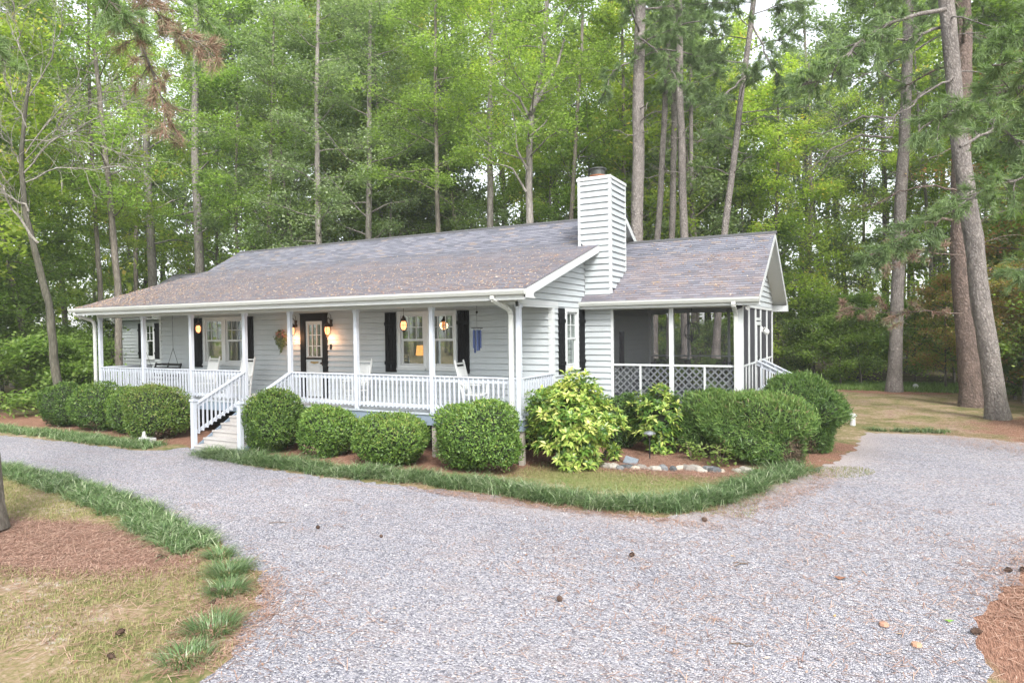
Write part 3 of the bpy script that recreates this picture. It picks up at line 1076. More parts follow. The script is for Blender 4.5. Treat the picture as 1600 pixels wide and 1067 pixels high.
def drape(u0, u1, T, o, z0, z1):
    n = 14
    for i in range(n):
        ua, ub = u0 + (u1 - u0) * i / n, u0 + (u1 - u0) * (i + 1) / n
        oa = o + .03 * (i % 2); ob = o + .03 * ((i + 1) % 2)
        mb.poly([T(ua, oa, z0), T(ub, ob, z0), T(ub, ob, z1), T(ua, oa, z1)])


drape(GW[0] + .1, GW[0] + .35, TG, -.2, 1.0, 2.55); drape(GW[1] - .36, GW[1] - .1, TG, -.2, 1.0, 2.55)
drape(-3.85, -3.6, TF, -.25, .9, 2.5)
mb.build('curtains', M['curtain'], house)

# ---- screened porch
X2 = 4.30; YE = 10.28
mb = MB(); siding(mb, FM(YC), lambda z: (.03, .80), -.16, 2.62); mb.build('screened_porch_wall', M['siding'], house); mb = MB(); siding(mb, GM(X2), lambda z: (max(YC, 3.68 + (z + .12 - 2.80) / .5767), min(YE, 10.75 - (z + .12 - 2.78) / .5767)), 2.66, 4.6)
mb.build('porch_gable', M['siding'], house)
fr = MB()
fr.box(.79, .87, YC - .035, YC + .06, -.3, 2.575)
fr.box(2.43, 2.55, YC - .035, YC + .08, -.05, 2.575)
fr.box(4.14, 4.325, YC - .036, YC + .10, -.3, 2.575)
fr.box(.0, 4.325, YC - .04, YC + .08, 2.575, 2.70)
fr.box(.87, 2.43, YC - .03, YC + .03, 1.02, 1.075); fr.box(2.55, 4.14, YC - .03, YC + .03, 1.02, 1.075)
fr.box(1.605, 1.66, YC - .028, YC + .03, 0, 1.02); fr.box(3.33, 3.385, YC - .028, YC + .03, 0, 1.02)
fr.box(.87, 4.14, YC - .034, YC + .06, -.32, .0)
# right side
fr.box(X2 - .06, X2 + .03, YC + .1, YE, 2.575, 2.70)
ys = [5.15, 6.37, 7.42, 8.85, 10.22]
for y in ys: fr.box(X2 - .05, X2 + .028, y - .035, y + .035, -.05, 2.575)
fr.box(X2 - .03, X2 + .02, YC + .1, 6.33, 1.02, 1.07); fr.box(X2 - .03, X2 + .02, 7.46, 10.19, 1.02, 1.07)
for y in (4.65, 5.75, 8.1, 9.5): fr.box(X2 - .03, X2 + .018, y - .02, y + .02, 0, 1.02)
fr.box(X2 - .03, X2 + .03, YC + .1, YE, -.32, 0)
# back
fr.box(.0, X2, YE - .06, YE, 2.575, 2.70); fr.box(.0, X2, YE - .05, YE - .01, 1.02, 1.07)
for x in (.1, 1.5, 2.9, 4.25): fr.box(x - .04, x + .04, YE - .07, YE + .01, -.05, 2.575)
fr.build('screen_frame', M['trim'], house, bevel=.004)
mb = MB()
mb.box(.87, 2.43, YC, YC + .002, 0, 2.575); mb.box(2.55, 4.14, YC, YC + .002, 0, 2.575)
for a, b in zip([YC + .1] + ys[:-1], ys):
    mb.box(X2 - .012, X2 - .010, a + .035, b - .035, 0, 2.575)
mb.box(.14, 4.2, YE - .03, YE - .028, 0, 2.575)
mb.build('screen', M['screen'], house)
mb = MB()                                   # lattice behind the lower screens


def lat(T, u0, u1, z0, z1):
    st_ = .19
    for sgn in (1, -1):
        c = u0 - (z1 - z0)
        while c < u1 + (z1 - z0):
            # line u = c + sgn*(z-z0)
            pa = []
            za, zb = z0, z1
            ua, ub = c if sgn > 0 else c, c + sgn * (z1 - z0)
            p, q = [ua, z0], [ub, z1]
            if sgn < 0: p, q = [c + (z1 - z0), z0], [c, z1]
            (xa, ya_), (xb, yb_) = p, q
            if min(xa, xb) < u1 and max(xa, xb) > u0:
                def clipu(xa, ya_, xb, yb_, lim, lower):
                    if (xa < lim) == lower and xa != lim:
                        t = (lim - xa) / (xb - xa); return lim, ya_ + t * (yb_ - ya_), xb, yb_
                    return xa, ya_, xb, yb_
                if xa > xb: xa, ya_, xb, yb_ = xb, yb_, xa, ya_
                xa, ya_, xb, yb_ = clipu(xa, ya_, xb, yb_, u0, True)
                if xb > u1:
                    t = (u1 - xa) / (xb - xa); xb, yb_ = u1, ya_ + t * (yb_ - ya_)
                if xb - xa > .03:
                    o = -.06 if sgn > 0 else -.07
                    mb.bar(T(xa, o, ya_), T(xb, o, yb_), .009, .042, up=(Vector(T(xb, o, yb_)) - Vector(T(xa, o, ya_))).cross(Vector(T(0, 1, 0)) - Vector(T(0, 0, 0))))
            c += st_


lat(FM(YC), .88, 4.13, 0, 1.02)
mb.build('lattice', M['lattice'], house)
mb = MB(); mb.box(.06, 4.24, YC + .09, YE - .08, -.06, -.01); mb.build('screened_porch_floor', M['deckpaint'], house)
# screen door
mb = MB()
dy0, dy1 = 6.42, 7.37
for (a, b, c, d_) in ((dy0, dy0 + .09, .02, 2.2), (dy1 - .09, dy1, .02, 2.2), (dy0 + .09, dy1 - .09, 2.10, 2.2), (dy0 + .09, dy1 - .09, .02, .2), (dy0 + .09, dy1 - .09, 1.0, 1.1)):
    mb.box(a, b, .0, .035, c, d_, GM(X2))
mb.box(dy0, dy1, 0, .03, 2.24, 2.32, GM(X2))
sdoor = mb.build('screen_door', M['trim'], house, bevel=.003)
mb = MB(); mb.box(dy0 + .12, dy0 + .14, .035, .07, 1.02, 1.2, GM(X2)); mb.build('handle', M['black'], sdoor)
# side steps with railings, running away from the screen door
mb = MB()
for i in range(6):
    x0 = X2 + .04 + .28 * i; zt = -.18 * (i + 1) + .10
    mb.box(x0, x0 + .30, 6.40, 7.40, zt - .04, zt); mb.box(x0 + .24, x0 + .26, 6.40, 7.40, GZ, zt - .041)
ss = mb.build('side_steps', M['treads'], house)
for y in (6.36, 7.44):
    railing((X2 + .06, y, .12), (X2 + 1.66, y, -.70), sp=.2, parent=ss, zt=.98, zb=.12)
    mb = MB(); mb.box(X2 + 1.66, X2 + 1.76, y - .05, y + .05, GZ, .28); mb.build('newel_post', M['rail'], ss)

# ================================================================== lamps


def lantern(loc, hang, label, cat, group, lit=True, big=1.0, name='hanging_lantern'):
    e = empty(name, loc, label, cat, group)
    mb = MB()
    if hang:
        mb.tube([(0, 0, 0), (0, 0, hang)], .006, 6)
        mb.lathe([(.045, hang - .02), (.05, hang)], (0, 0, 0), 12)
    mb.lathe([(.012, .0), (.03, -.02), (.035, -.06), (.075, -.10), (.085, -.15), (.078, -.16)], (0, 0, 0), 12)
    for k in range(6):
        a = k * math.pi / 3
        mb.tube([(math.cos(a) * r_ * big, math.sin(a) * r_ * big, z) for r_, z in ((.08, -.15), (.11, -.22), (.11, -.30), (.085, -.38), (.03, -.42))], .006, 5)
    mb.lathe([(.115, -.262), (.115, -.272)], (0, 0, 0), 16)
    mb.lathe([(.03, -.415), (.035, -.43), (.012, -.46)], (0, 0, 0), 10)
    mb.build('cage', M['bronze'], e)
    if lit:
        mb = MB(); mb.lathe([(.05, -.155), (.078, -.22), (.078, -.30), (.055, -.37), (.02, -.40)], (0, 0, 0), 16)
        mb.build('globe', M['lampglass'], e, smooth=True)
        l = bpy.data.lights.new('bulb_light', 'POINT'); l.energy = 5; l.color = (1, .55, .28); l.shadow_soft_size = .12
        lo = bpy.data.objects.new('bulb_light', l); C.objects.link(lo); lo.parent = e; lo.location = (0, 0, -.28)
        # light leaves through the open sides
        lo.data.use_shadow = True
    return e


def wall_lantern(x, label):
    e = empty('wall_lantern', (x, D - .03, 2.34), label, 'wall lantern', 'lit lanterns flanking the front door')
    mb = MB(); mb.box(-.05, .05, -.015, .012, -.12, .10)
    mb.tube([(0, -.01, 0), (0, -.06, .10), (0, -.13, .16), (0, -.17, .12), (0, -.17, .02)], .012, 8)
    mb.tube([(0, -.02, .05), (0.05, -.06, .22), (0.02, -.1, .27)], .007, 6)
    mb.build('bracket', M['bronze'], e)
    mb = MB()
    mb.lathe([(.015, .03), (.03, .0), (.10, -.06), (.115, -.12), (.10, -.13)], (0, -.17, 0), 12)
    for k in range(6):
        a = k * math.pi / 3
        mb.tube([(math.cos(a) * r_, -.17 + math.sin(a) * r_, z) for r_, z in ((.10, -.13), (.115, -.22), (.09, -.34), (.03, -.40))], .006, 5)
    mb.lathe([(.035, -.39), (.03, -.42), (.01, -.45)], (0, -.17, 0), 10)
    mb.build('cage', M['bronze'], e)
    mb = MB(); mb.lathe([(.065, -.135), (.08, -.22), (.06, -.33), (.02, -.375)], (0, -.17, 0), 14); mb.build('globe', M['lampglass'], e, smooth=True)
    l = bpy.data.lights.new('bulb_light', 'POINT'); l.energy = 6.5; l.color = (1, .5, .25); l.shadow_soft_size = .12
    lo = bpy.data.objects.new('bulb_light', l); C.objects.link(lo); lo.parent = e; lo.location = (0, -.20, -.47)
    return e


wall_lantern(-9.00, 'lit bronze wall lantern on the wreath side of the front door')
wall_lantern(-7.50, 'lit bronze wall lantern on the doorbell side of the front door')
lantern((-12.5, .9, 2.48), .29, 'lit copper lantern hanging before the left shutter of the rocking chair window', 'hanging lantern', 'lit lanterns hanging from the porch ceiling')
lantern((-4.0, .9, 2.48), .29, 'lit copper lantern hanging in front of the window with the orange lamp', 'hanging lantern', 'lit lanterns hanging from the porch ceiling')
# room light fixtures seen through the right twin window
e = empty('chandelier', (-3.40, D + 1.3, 2.42), 'small lit chandelier seen through the upper right pane of the twin window', 'chandelier')
mb = MB(); mb.tube([(0, 0, 0), (0, 0, .28)], .008, 6)
for k in range(5):
    a = k * 1.257; mb.tube([(0, 0, -.05), (.1 * math.cos(a), .1 * math.sin(a), -.12), (.2 * math.cos(a), .2 * math.sin(a), -.06)], .008, 6)
mb.build('arms', M['bronze'], e)
mb = MB()
for k in range(5):
    a = k * 1.257; mb.lathe([(.02, 0), (.05, .05), (.04, .10)], (.2 * math.cos(a), .2 * math.sin(a), -.05), 10)
mb.build('shades', plain('chandelier_glass', (1, .8, .6), .3, 0, (1, .6, .35), 5, False), e)
e = empty('table_lamp', (-4.62, D + .75, .9), 'table lamp with lit orange drum shade inside the twin window', 'table lamp')
mb = MB(); mb.lathe([(.17, .72), (.21, .42)], (0, 0, 0), 24); mb.build('lamp_shade', M['lamp_shade'], e)
mb = MB(); mb.lathe([(.10, 0), (.11, .1), (.05, .25), (.02, .42)], (0, 0, 0), 16); mb.build('lamp_base', M['bronze'], e)
e = empty('side_table', (-4.62, D + .75, .0), 'dark wooden side table carrying the orange lamp inside the window', 'table')
mb = MB(); mb.box(-.35, .35, -.25, .25, .86, .899); mb.build('table_top', M['wood'], e)
for sx in (-.3, .3):
    for sy in (-.2, .2): mb = MB(); mb.box(sx - .025, sx + .025, sy - .025, sy + .025, .001, .86); mb.build('leg', M['wood'], e)
# screened porch lantern
e = empty('orb_chandelier', (2.36, 7.0, 2.18), 'black open cage lantern hanging inside the screened porch', 'pendant lamp')
mb = MB(); mb.tube([(0, 0, .06), (0, 0, .515)], .008, 6)
for k in range(4):
    a = k * math.pi / 4
    mb.tube([(math.cos(a) * .24 * math.sin(t), math.sin(a) * .24 * math.sin(t), -.24 + .27 * math.cos(t)) for t in np.linspace(0, 2 * math.pi, 19)], .010, 5, False)
mb.tube([(.24 * math.cos(t), .24 * math.sin(t), -.36) for t in np.linspace(0, 2 * math.pi, 19)], .012, 5, False)
mb.lathe([(.02, -.36), (.05, -.5), (.015, -.58)], (0, 0, 0), 8)
mb.lathe([(.02, -.36), (.022, -.20)], (0, 0, 0), 8)
mb.build('cage', M['black'], e)
# outdoor light beside the screen door, and security light under the eave
e = empty('door_light', (X2 + .03, 7.46, 1.98), 'white globe lamp beside the screen door of the side porch', 'wall lamp')
mb = MB(); mb.box(0, .03, -.05, .05, -.08, .08); mb.tube([(.02, 0, .0), (.10, 0, .06), (.13, 0, .02)], .014, 8); mb.build('bracket', M['whiteplastic'], e)
mb = MB(); mb.lathe([(.03, .02), (.08, -.03), (.09, -.09), (.06, -.15), (.02, -.17)], (.13, 0, 0), 14); mb.build('globe', M['whiteplastic'], e, smooth=True)
e = empty('security_light', (4.36, 3.92, 2.60), 'twin head security light with a white and a black head under the porch eave', 'security light')
mb = MB(); mb.lathe([(.05, -.02), (.05, 0)], (0, 0, 0), 12); mb.tube([(0, 0, -.02), (-.06, -.03, -.04)], .012, 6); mb.tube([(0, 0, -.02), (.07, -.02, -.04)], .012, 6); mb.build('base', M['whiteplastic'], e)
mb = MB(); mb.tube([(-.05, -.03, -.035), (-.12, -.08, -.05), (-.17, -.11, -.06)], [.03, .045, .06], 12); mb.build('lamp_head', M['black'], e)
mb = MB(); mb.tube([(.06, -.02, -.035), (.10, -.08, -.05), (.12, -.13, -.07)], [.03, .045, .06], 12); mb.build('lamp_head', M['whiteplastic'], e)

# doorbell, thermometer
mb = MB(); mb.box(-.035, .035, -.03, 0, -.08, .08); o = mb.build('doorbell', M['black'], None, bevel=.006); o.location = (-7.52, D - .03, 1.60)
tag(o, 'small black doorbell box on the wall to the right of the front door', 'doorbell')
# ================================================================== porch furniture


def rocker(loc, rz, label):
    e = empty('rocking_chair', loc, label, 'rocking chair', 'white rocking chairs on the front porch', rz)
    mb = MB()        # sits facing -y
    for s_ in (-.24, .24):
        pts = [(s_, .42 - .9 * t, .03 + .28 * (t - .5) ** 2) for t in np.linspace(0, 1, 9)]
        for a, b in zip(pts[:-1], pts[1:]): mb.bar(a, b, .03, .04)
    mb.build('rockers', M['chair'], e)
    for s_ in (-.24, .24):
        mb = MB(); mb.bar((s_, -.20, .06), (s_, -.22, .66), .035, .035); mb.build('leg', M['chair'], e)
        mb = MB(); mb.bar((s_, .20, .06), (s_, .25, .5), .035, .035); mb.bar((s_, .25, .48), (s_, .44, 1.24), .038, .035); mb.lathe([(.018, 0), (.024, .03), (.01, .06)], (s_, .445, 1.235), 8); mb.build('back_post', M['chair'], e)
        mb = MB(); mb.bar((s_, -.28, .675), (s_, .30, .675), .075, .02); mb.build('armrest', M['chair'], e, bevel=.006)
    mb = MB(); mb.box(-.25, .25, -.24, .25, .40, .425); mb.bar((-.24, -.2, .2), (.24, -.2, .2), .02, .02); mb.bar((-.24, -.2, .3), (.24, -.2, .3), .02, .02); mb.bar((-.24, .21, .22), (.24, .21, .22), .02, .02)
    mb.build('seat', M['chair'], e)
    mb = MB()
    mb.bar((-.24, .265, .55), (.24, .265, .55), .02, .05, up=(0, -.25, 1)); mb.bar((-.24, .405, 1.10), (.24, .405, 1.10), .02, .05, up=(0, -.25, 1)); mb.bar((-.24, .432, 1.20), (.24, .432, 1.20), .02, .045, up=(0, -.25, 1))
    for i in range(9):
        x = -.2 + .4 * i / 8; mb.bar((x, .27, .56), (x, .402, 1.09), .042, .01, up=(0, -1, .25))
    mb.build('backrest', M['chair'], e)
    return e


rocker((-12.05, .72, 0.001), .0, 'white rocking chair in front of the left twin window, left of the pair')
rocker((-10.35, .72, 0.001), .15, 'white rocking chair behind the porch post at the top of the steps')
rocker((-5.50, .62, 0.001), .0, 'white rocking chair between the front door and the right twin window')
rocker((-1.75, .90, 0.001), math.pi / 2 + .1, 'white rocking chair seen side-on at the right end of the porch')
# porch swing
e = empty('porch_swing', (-15.0, .95, .45), 'black slatted porch swing hanging on chains at the left end of the porch', 'porch swing')
mb = MB()
for i in range(5): mb.bar((-.75, -.05 + .11 * i, .0), (.75, -.05 + .11 * i, .0), .08, .02)
mb.build('seat', M['black'], e)
mb = MB()
for i in range(4): mb.bar((-.75, .44 + .035 * i, .12 + .13 * i), (.75, .44 + .035 * i, .12 + .13 * i), .02, .07, up=(0, -.2, 1))
for x in (-.7, 0, .7): mb.bar((x, .42, 0), (x, .56, .56), .05, .025, up=(1, 0, 0))
mb.build('backrest', M['black'], e)
for s_ in (-.78, .78):
    mb = MB(); mb.bar((s_, -.12, .28), (s_, .46, .30), .06, .025); mb.bar((s_, -.08, 0), (s_, -.08, .28), .04, .04); mb.build('armrest', M['black'], e)
    mb = MB(); mb.tube([(s_, -.08, .28), (s_ * 1.02, .2, 1.1), (s_ * 1.02, .2, 2.30)], .007, 5); mb.tube([(s_, .46, .30), (s_ * 1.02, .2, 1.1)], .007, 5); mb.build('chain', M['darksteel'], e)
# wreath
e = empty('wreath', (-9.60, D - .05, 1.86), 'wreath of red and pink flowers with trailing greenery left of the front door', 'wreath')
rng = np.random.default_rng(3)
n = 900
ang = rng.uniform(0, 2 * np.pi, n); rr_ = .15 + rng.normal(0, .055, n)
cc = np.stack([rr_ * np.cos(ang), -.04 - np.abs(rng.normal(0, .03, n)), rr_ * np.sin(ang) * 1.2], 1)
low = rng.random(n) < .15; cc[low, 2] -= rng.uniform(.05, .25, low.sum()); cc[low, 0] *= .4


def leaf_quads(cc, L, Wd, nrm, rng, up=None, jitter=.9, fold=False):
    """rhombic leaves at cc, roughly perpendicular to nrm"""
    n = len(cc)
    nn = nrm + rng.normal(0, jitter, (n, 3)); nn /= np.linalg.norm(nn, axis=1, keepdims=True) + 1e-9
    a = rng.normal(0, 1, (n, 3)) if up is None else up + rng.normal(0, .35, (n, 3))
    a -= (a * nn).sum(1, keepdims=True) * nn; a /= np.linalg.norm(a, axis=1, keepdims=True) + 1e-9
    b = np.cross(nn, a)
    L = np.broadcast_to(np.asarray(L), (n,))[:, None]; Wd = np.broadcast_to(np.asarray(Wd), (n,))[:, None]
    V = np.stack([cc - a * L / 2, cc + b * Wd / 2 + a * L * .05, cc + a * L / 2, cc - b * Wd / 2 + a * L * .05], 1).reshape(-1, 3)
    F = np.arange(4 * n).reshape(n, 4)
    return V, F


V, F = leaf_quads(cc, .07, .045, np.array([[0, -1., 0]]), rng)
tt = np.clip(rng.random(n), 0, 1); tt[cc[:, 2] < 0] *= .6
link('flowers', npmesh('flowers', V, F, M['flower'], tint=tt), e)
mb = MB(); mb.tube([(.15 * math.cos(t), -.03, .18 * math.sin(t)) for t in np.linspace(0, 2 * math.pi, 25)], .03, 6, False); mb.build('ring', M['twig'], e)
# wind chime
e = empty('wind_chime', (-1.28, .25, 2.62), 'blue metal wind chime hanging from the porch beam near the right corner', 'wind chime')
mb = MB(); mb.tube([(0, 0, 0), (0, 0, .15)], .006, 6); mb.tube([(0, 0, -.5), (0, 0, .0)], .004, 4); mb.lathe([(.02, -.1), (.03, -.13), (.01, -.16)], (0, 0, 0), 8); mb.build('hook', M['black'], e)
mb = MB(); mb.lathe([(.14, -.52), (.14, -.50)], (0, 0, 0), 20); mb.build('top_plate', M['black'], e)
for k in range(5):
    a = k * 1.257 + .3; x, y_ = .085 * math.cos(a), .085 * math.sin(a)
    mb = MB(); L_ = .44 + .06 * (k % 3); mb.tube([(x, y_, -.56), (x, y_, -.56 - L_)], .026, 10); mb.tube([(x, y_, -.52), (x, y_, -.57)], .003, 4); mb.build('chime_tube', M['chime'], e)
# things on the screened porch
e = empty('patio_table', (3.1, 8.2, -.01), 'round glass topped patio table inside the screened porch', 'table')
mb = MB(); mb.lathe([(.6, .72), (.6, .75)], (0, 0, 0), 28); mb.build('table_top', M['silver'], e)
for k in range(4): a = k * 1.57 + .4; mb = MB(); mb.tube([(.12 * math.cos(a), .12 * math.sin(a), .73), (.15 * math.cos(a), .15 * math.sin(a), .4), (.4 * math.cos(a), .4 * math.sin(a), 0)], .018, 8); mb.build('leg', M['black'], e)


def pchair(loc, rz, label):
    e = empty('patio_chair', loc, label, 'patio chair', 'dark patio chairs inside the screened porch', rz)
    mb = MB(); mb.box(-.24, .24, -.24, .24, .42, .45); mb.build('seat', M['black'], e)
    mb = MB()
    for i in range(7): x = -.21 + .07 * i; mb.bar((x, .22, .45), (x, .30, 1.0), .018, .018)
    mb.bar((-.24, .30, 1.0), (.24, .30, 1.0), .03, .03); mb.build('backrest', M['black'], e)
    for sx in (-.22, .22):
        for sy in (-.22, .22): mb = MB(); mb.bar((sx, sy, 0), (sx, sy, .42), .025, .025); mb.build('leg', M['black'], e)
    return e


pchair((2.2, 8.3, -.009), 1.4, 'dark slatted patio chair left of the glass table')
pchair((3.3, 7.2, -.009), 3.3, 'dark slatted patio chair in front of the glass table')
pchair((1.0, 6.5, -.009), -1.6, 'dark slatted patio chair against the house wall on the screened porch')
# shutters and glazed door on the house wall inside the screened porch
mb = MB()
for y0, y1 in ((5.55, 5.95), (7.0, 7.4)):
    mb.box(y0, y1, .03, .06, .7, 1.95, GM(0))
mb.build('shutter', M['shutter'], house)

# ================================================================== GROUND
def blob(x, y, cx, cy, rx, ry, soft=.35, rot=0):
    dx, dy = x - cx, y - cy
    c, s_ = math.cos(rot), math.sin(rot)
    u, v = (dx * c + dy * s_) / rx, (-dx * s_ + dy * c) / ry
    d = np.sqrt(u * u + v * v)
    return np.clip((1 - d) / soft + .5, 0, 1)


xs = np.concatenate([np.linspace(-300, -40, 14)[:-1], np.linspace(-40, 22, 249)[:-1], np.linspace(22, 300, 14)])
ysg = np.concatenate([np.linspace(-200, -20, 10)[:-1], np.linspace(-20, 45, 261)[:-1], np.linspace(45, 400, 14)])
XX, YY = np.meshgrid(xs, ysg)
rng = np.random.default_rng(5)
ZZ = np.full_like(XX, GZ)
straw = np.zeros_like(XX); lit = np.zeros_like(XX); grn = np.zeros_like(XX)
straw = np.maximum(straw, blob(XX, YY, -4.0, -8.1, 2.7, .95, .5, .12))
straw = np.maximum(straw, blob(XX, YY, -8, .5, 12, 2.1, .2))
straw = np.maximum(straw, blob(XX, YY, 3.2, 2.9, 3.2, 2.3, .25))
straw = np.maximum(straw, blob(XX, YY, 10.4, -4.6, 2.6, 4.5, .25, .12))
straw = np.maximum(straw, blob(XX, YY, 14.8, 10.8, 4.6, 4.2, .5))
straw = np.maximum(straw, .22 * blob(XX, YY, 8, 15, 8, 9, .5))
straw = np.maximum(straw, .7 * blob(XX, YY, 8.3, 22.4, 2.5, 1.5, .6))
straw = np.maximum(straw, .75 * blob(XX, YY, -22, -1, 7, 1.5, .5))
straw = np.maximum(straw, .7 * blob(XX, YY, 6.6, 4.5, 1.0, 2.2, .6))
lit = np.clip((YY - 24.5) / 2, 0, 1)
lit = np.maximum(lit, np.clip((-19 - XX) / 3, 0, 1) * np.clip((YY - .5) / 1.5, 0, 1))
lit = np.maximum(lit, np.clip((YY - 11.5) / 1.5, 0, 1) * np.clip((1.0 - XX) / 2, 0, 1))
lit = np.maximum(lit, np.clip((XX - 13.5) / 2, 0, 1) * np.clip((YY - 13) / 3, 0, 1))
grn = np.maximum(.75 * blob(XX, YY, 7.5, 25.2, 6, 1.8, .5), .6 * blob(XX, YY, 3.0, -.6, 2.8, .9, .5))
grn = np.maximum(grn, .45 * blob(XX, YY, 6.55, 2.3, .9, .6, .6, .9))
far_rise = np.clip((YY - 26) / 60, 0, 1) * 2.0
ZZ += far_rise
ZZ -= .45 * blob(XX, YY, -8, 6, 7, 3.3, .2)            # crawl space under the house
ny, nx = XX.shape
idx = np.arange(nx * ny).reshape(ny, nx)
F = np.stack([idx[:-1, :-1], idx[:-1, 1:], idx[1:, 1:], idx[1:, :-1]], -1).reshape(-1, 4)
vc = np.stack([straw, lit, grn, np.ones_like(straw)], -1).reshape(-1, 4)
o = link('ground', npmesh('ground', np.stack([XX, YY, ZZ], -1).reshape(-1, 3), F, ground_mat(), vcol=vc)); tag(o, kind='structure')

# gravel drive
UPE = [(-60, -3.6), (-30, -3.0), (-17.18, -2.8), (-13.88, -2.62), (-10.69, -2.66), (-9.68, -2.3), (-9.63, -1.85), (-9.2, -1.72), (-7.3, -1.72), (-7.9, -2.38), (-5.57, -2.76), (-3.05, -2.89), (-1.11, -2.74), (.64, -2.65), (1.97, -2.88), (3.14, -2.87), (4.1, -2.65), (4.67, -1.95), (5.05, -.6), (5.6, 1.2), (6.1, 2.5), (6.6, 4.2), (6.9, 5.83), (6.95, 7.2), (7.03, 8.4), (9.12, 8.83), (10.02, 8.5), (11.2, 8.0), (14, 7.3), (30, 7)]
LOE = [(30, -1.5), (14, -1.2), (10.2, -1.7), (8.95, -2.8), (8.4, -4.1), (8.02, -5.4), (7.95, -6.5), (8.1, -9), (9, -14), (10, -24), (2, -24), (2.4, -13), (2.1, -10.6), (1.65, -9.3), (1.2, -8.75), (.75, -8.15), (.1, -7.55), (-1.2, -6.98), (-2.89, -6.55), (-4.94, -6.0), (-8.48, -5.40), (-11.5, -5.3), (-20, -5.4), (-30, -5.7), (-60, -6.5)]
poly = UPE + LOE


def densify(P, step=.25, amp=.05, seed=1, closed=True):
    rg = np.random.default_rng(seed); out = []
    n = len(P)
    for i in range(n if closed else n - 1):
        a, b = np.array(P[i], float), np.array(P[(i + 1) % n], float)
        L = np.linalg.norm(b - a); k = max(1, int(L / step))
        if L > 12: k = min(k, 40)
        nrm = np.array([-(b - a)[1], (b - a)[0]]) / (L + 1e-9)
        for j in range(k):
            p = a + (b - a) * j / k
            out.append(p + nrm * amp * rg.normal() * (1 if j else .3))
    return np.array(out)


PD = densify(poly, .14, .055, 2)


def inside(P, x, y):
    c = np.zeros(x.shape, bool)
    j = len(P) - 1
    for i in range(len(P)):
        xi, yi = P[i]; xj, yj = P[j]
        m = ((yi > y) != (yj > y)) & (x < (xj - xi) * (y - yi) / ((yj - yi) + 1e-12) + xi)
        c ^= m; j = i
    return c


def dist_to(P, x, y, closed=True):
    d = np.full(x.shape, 1e9)
    n = len(P)
    for i in range(n if closed else n - 1):
        a, b = np.array(P[i], float), np.array(P[(i + 1) % n], float)
        ab = b - a; L2 = ab @ ab + 1e-9
        t = np.clip(((x - a[0]) * ab[0] + (y - a[1]) * ab[1]) / L2, 0, 1)
        d = np.minimum(d, np.hypot(x - a[0] - t * ab[0], y - a[1] - t * ab[1]))
    return d


import bmesh
from mathutils.geometry import tessellate_polygon
bm = bmesh.new()
gx = np.arange(-20, 16, .3); gy = np.arange(-14, 10, .3)
vs_ = [bm.verts.new((p[0], p[1], GZ + .005)) for p in PD]
es_ = [bm.edges.new((vs_[i], vs_[(i + 1) % len(vs_)])) for i in range(len(vs_))]
bmesh.ops.triangle_fill(bm, use_beauty=True, use_dissolve=False, edges=es_)
for ax, arr in ((0, np.arange(-20, 16, .5)), (1, np.arange(-14, 10, .5))):
    for q in arr:
        co = [0, 0, 0]; co[ax] = q; no = [0, 0, 0]; no[ax] = 1
        bmesh.ops.bisect_plane(bm, geom=bm.verts[:] + bm.edges[:] + bm.faces[:], plane_co=co, plane_no=no)
me = bpy.data.meshes.new('gravel_driveway'); bm.to_mesh(me); bm.free()
co = np.zeros(len(me.vertices) * 3, np.float32); me.vertices.foreach_get('co', co); co = co.reshape(-1, 3)
ed = dist_to([p for p in UPE if p[0] < 12 and p[0] > 0], co[:, 0], co[:, 1], False)
eg = np.clip(1 - ed / .9, 0, 1) * .85
a_ = me.attributes.new('edge', 'FLOAT', 'POINT'); a_.data.foreach_set('value', eg.astype(np.float32))
me.materials.append(gravel_mat())
o = link('gravel_driveway', me); tag(o, kind='structure')

# loose stones over the near part of the drive


def stones(name, n, region, rng, smin, smax, zone, mt, label, cat):
    x = rng.uniform(region[0], region[1], n); y = rng.uniform(region[2], region[3], n)
    keep = zone(x, y); x, y = x[keep], y[keep]; n = len(x)
    r_ = rng.uniform(smin, smax, n) * np.exp(rng.normal(0, .3, n)); r_[rng.random(n) < .01] *= 1.8
    dirs = np.array([[1, 0, 0], [0, 1, 0], [-1, 0, 0], [0, -1, 0], [0, 0, 1], [0, 0, -1]], float)
    V = dirs[None] * r_[:, None, None] * rng.uniform(.6, 1.25, (n, 6, 3))
    V += rng.normal(0, .18, (n, 6, 3)) * r_[:, None, None]
    V[:, :, 2] *= .6
    V[:, :, 0] += x[:, None]; V[:, :, 1] += y[:, None]; V[:, :, 2] += (GZ + .008 + r_ * .22)[:, None]
    tr = np.array([[0, 1, 4], [1, 2, 4], [2, 3, 4], [3, 0, 4]])
    F = (tr[None] + (np.arange(n) * 6)[:, None, None]).reshape(-1, 3)
    t = np.repeat(rng.random(n), 4)
    o = link(name, npmesh(name, V.reshape(-1, 3), F, mt, tint=t))
    return tag(o, label, cat, kind='stuff')


rng = np.random.default_rng(11)
stones('gravel_stones', 210000, (-3, 10.5, -11.5, 2), rng, .0055, .0105,
       lambda x, y: inside(PD, x, y) & (np.hypot(x - CAM[0], y - CAM[1]) < 12.5) & (rng.random(len(x)) < np.clip(1.35 - np.hypot(x - CAM[0], y - CAM[1]) / 14, .1, 1)), M['stone'], 'loose grey and lilac gravel covering the curved driveway', 'gravel')


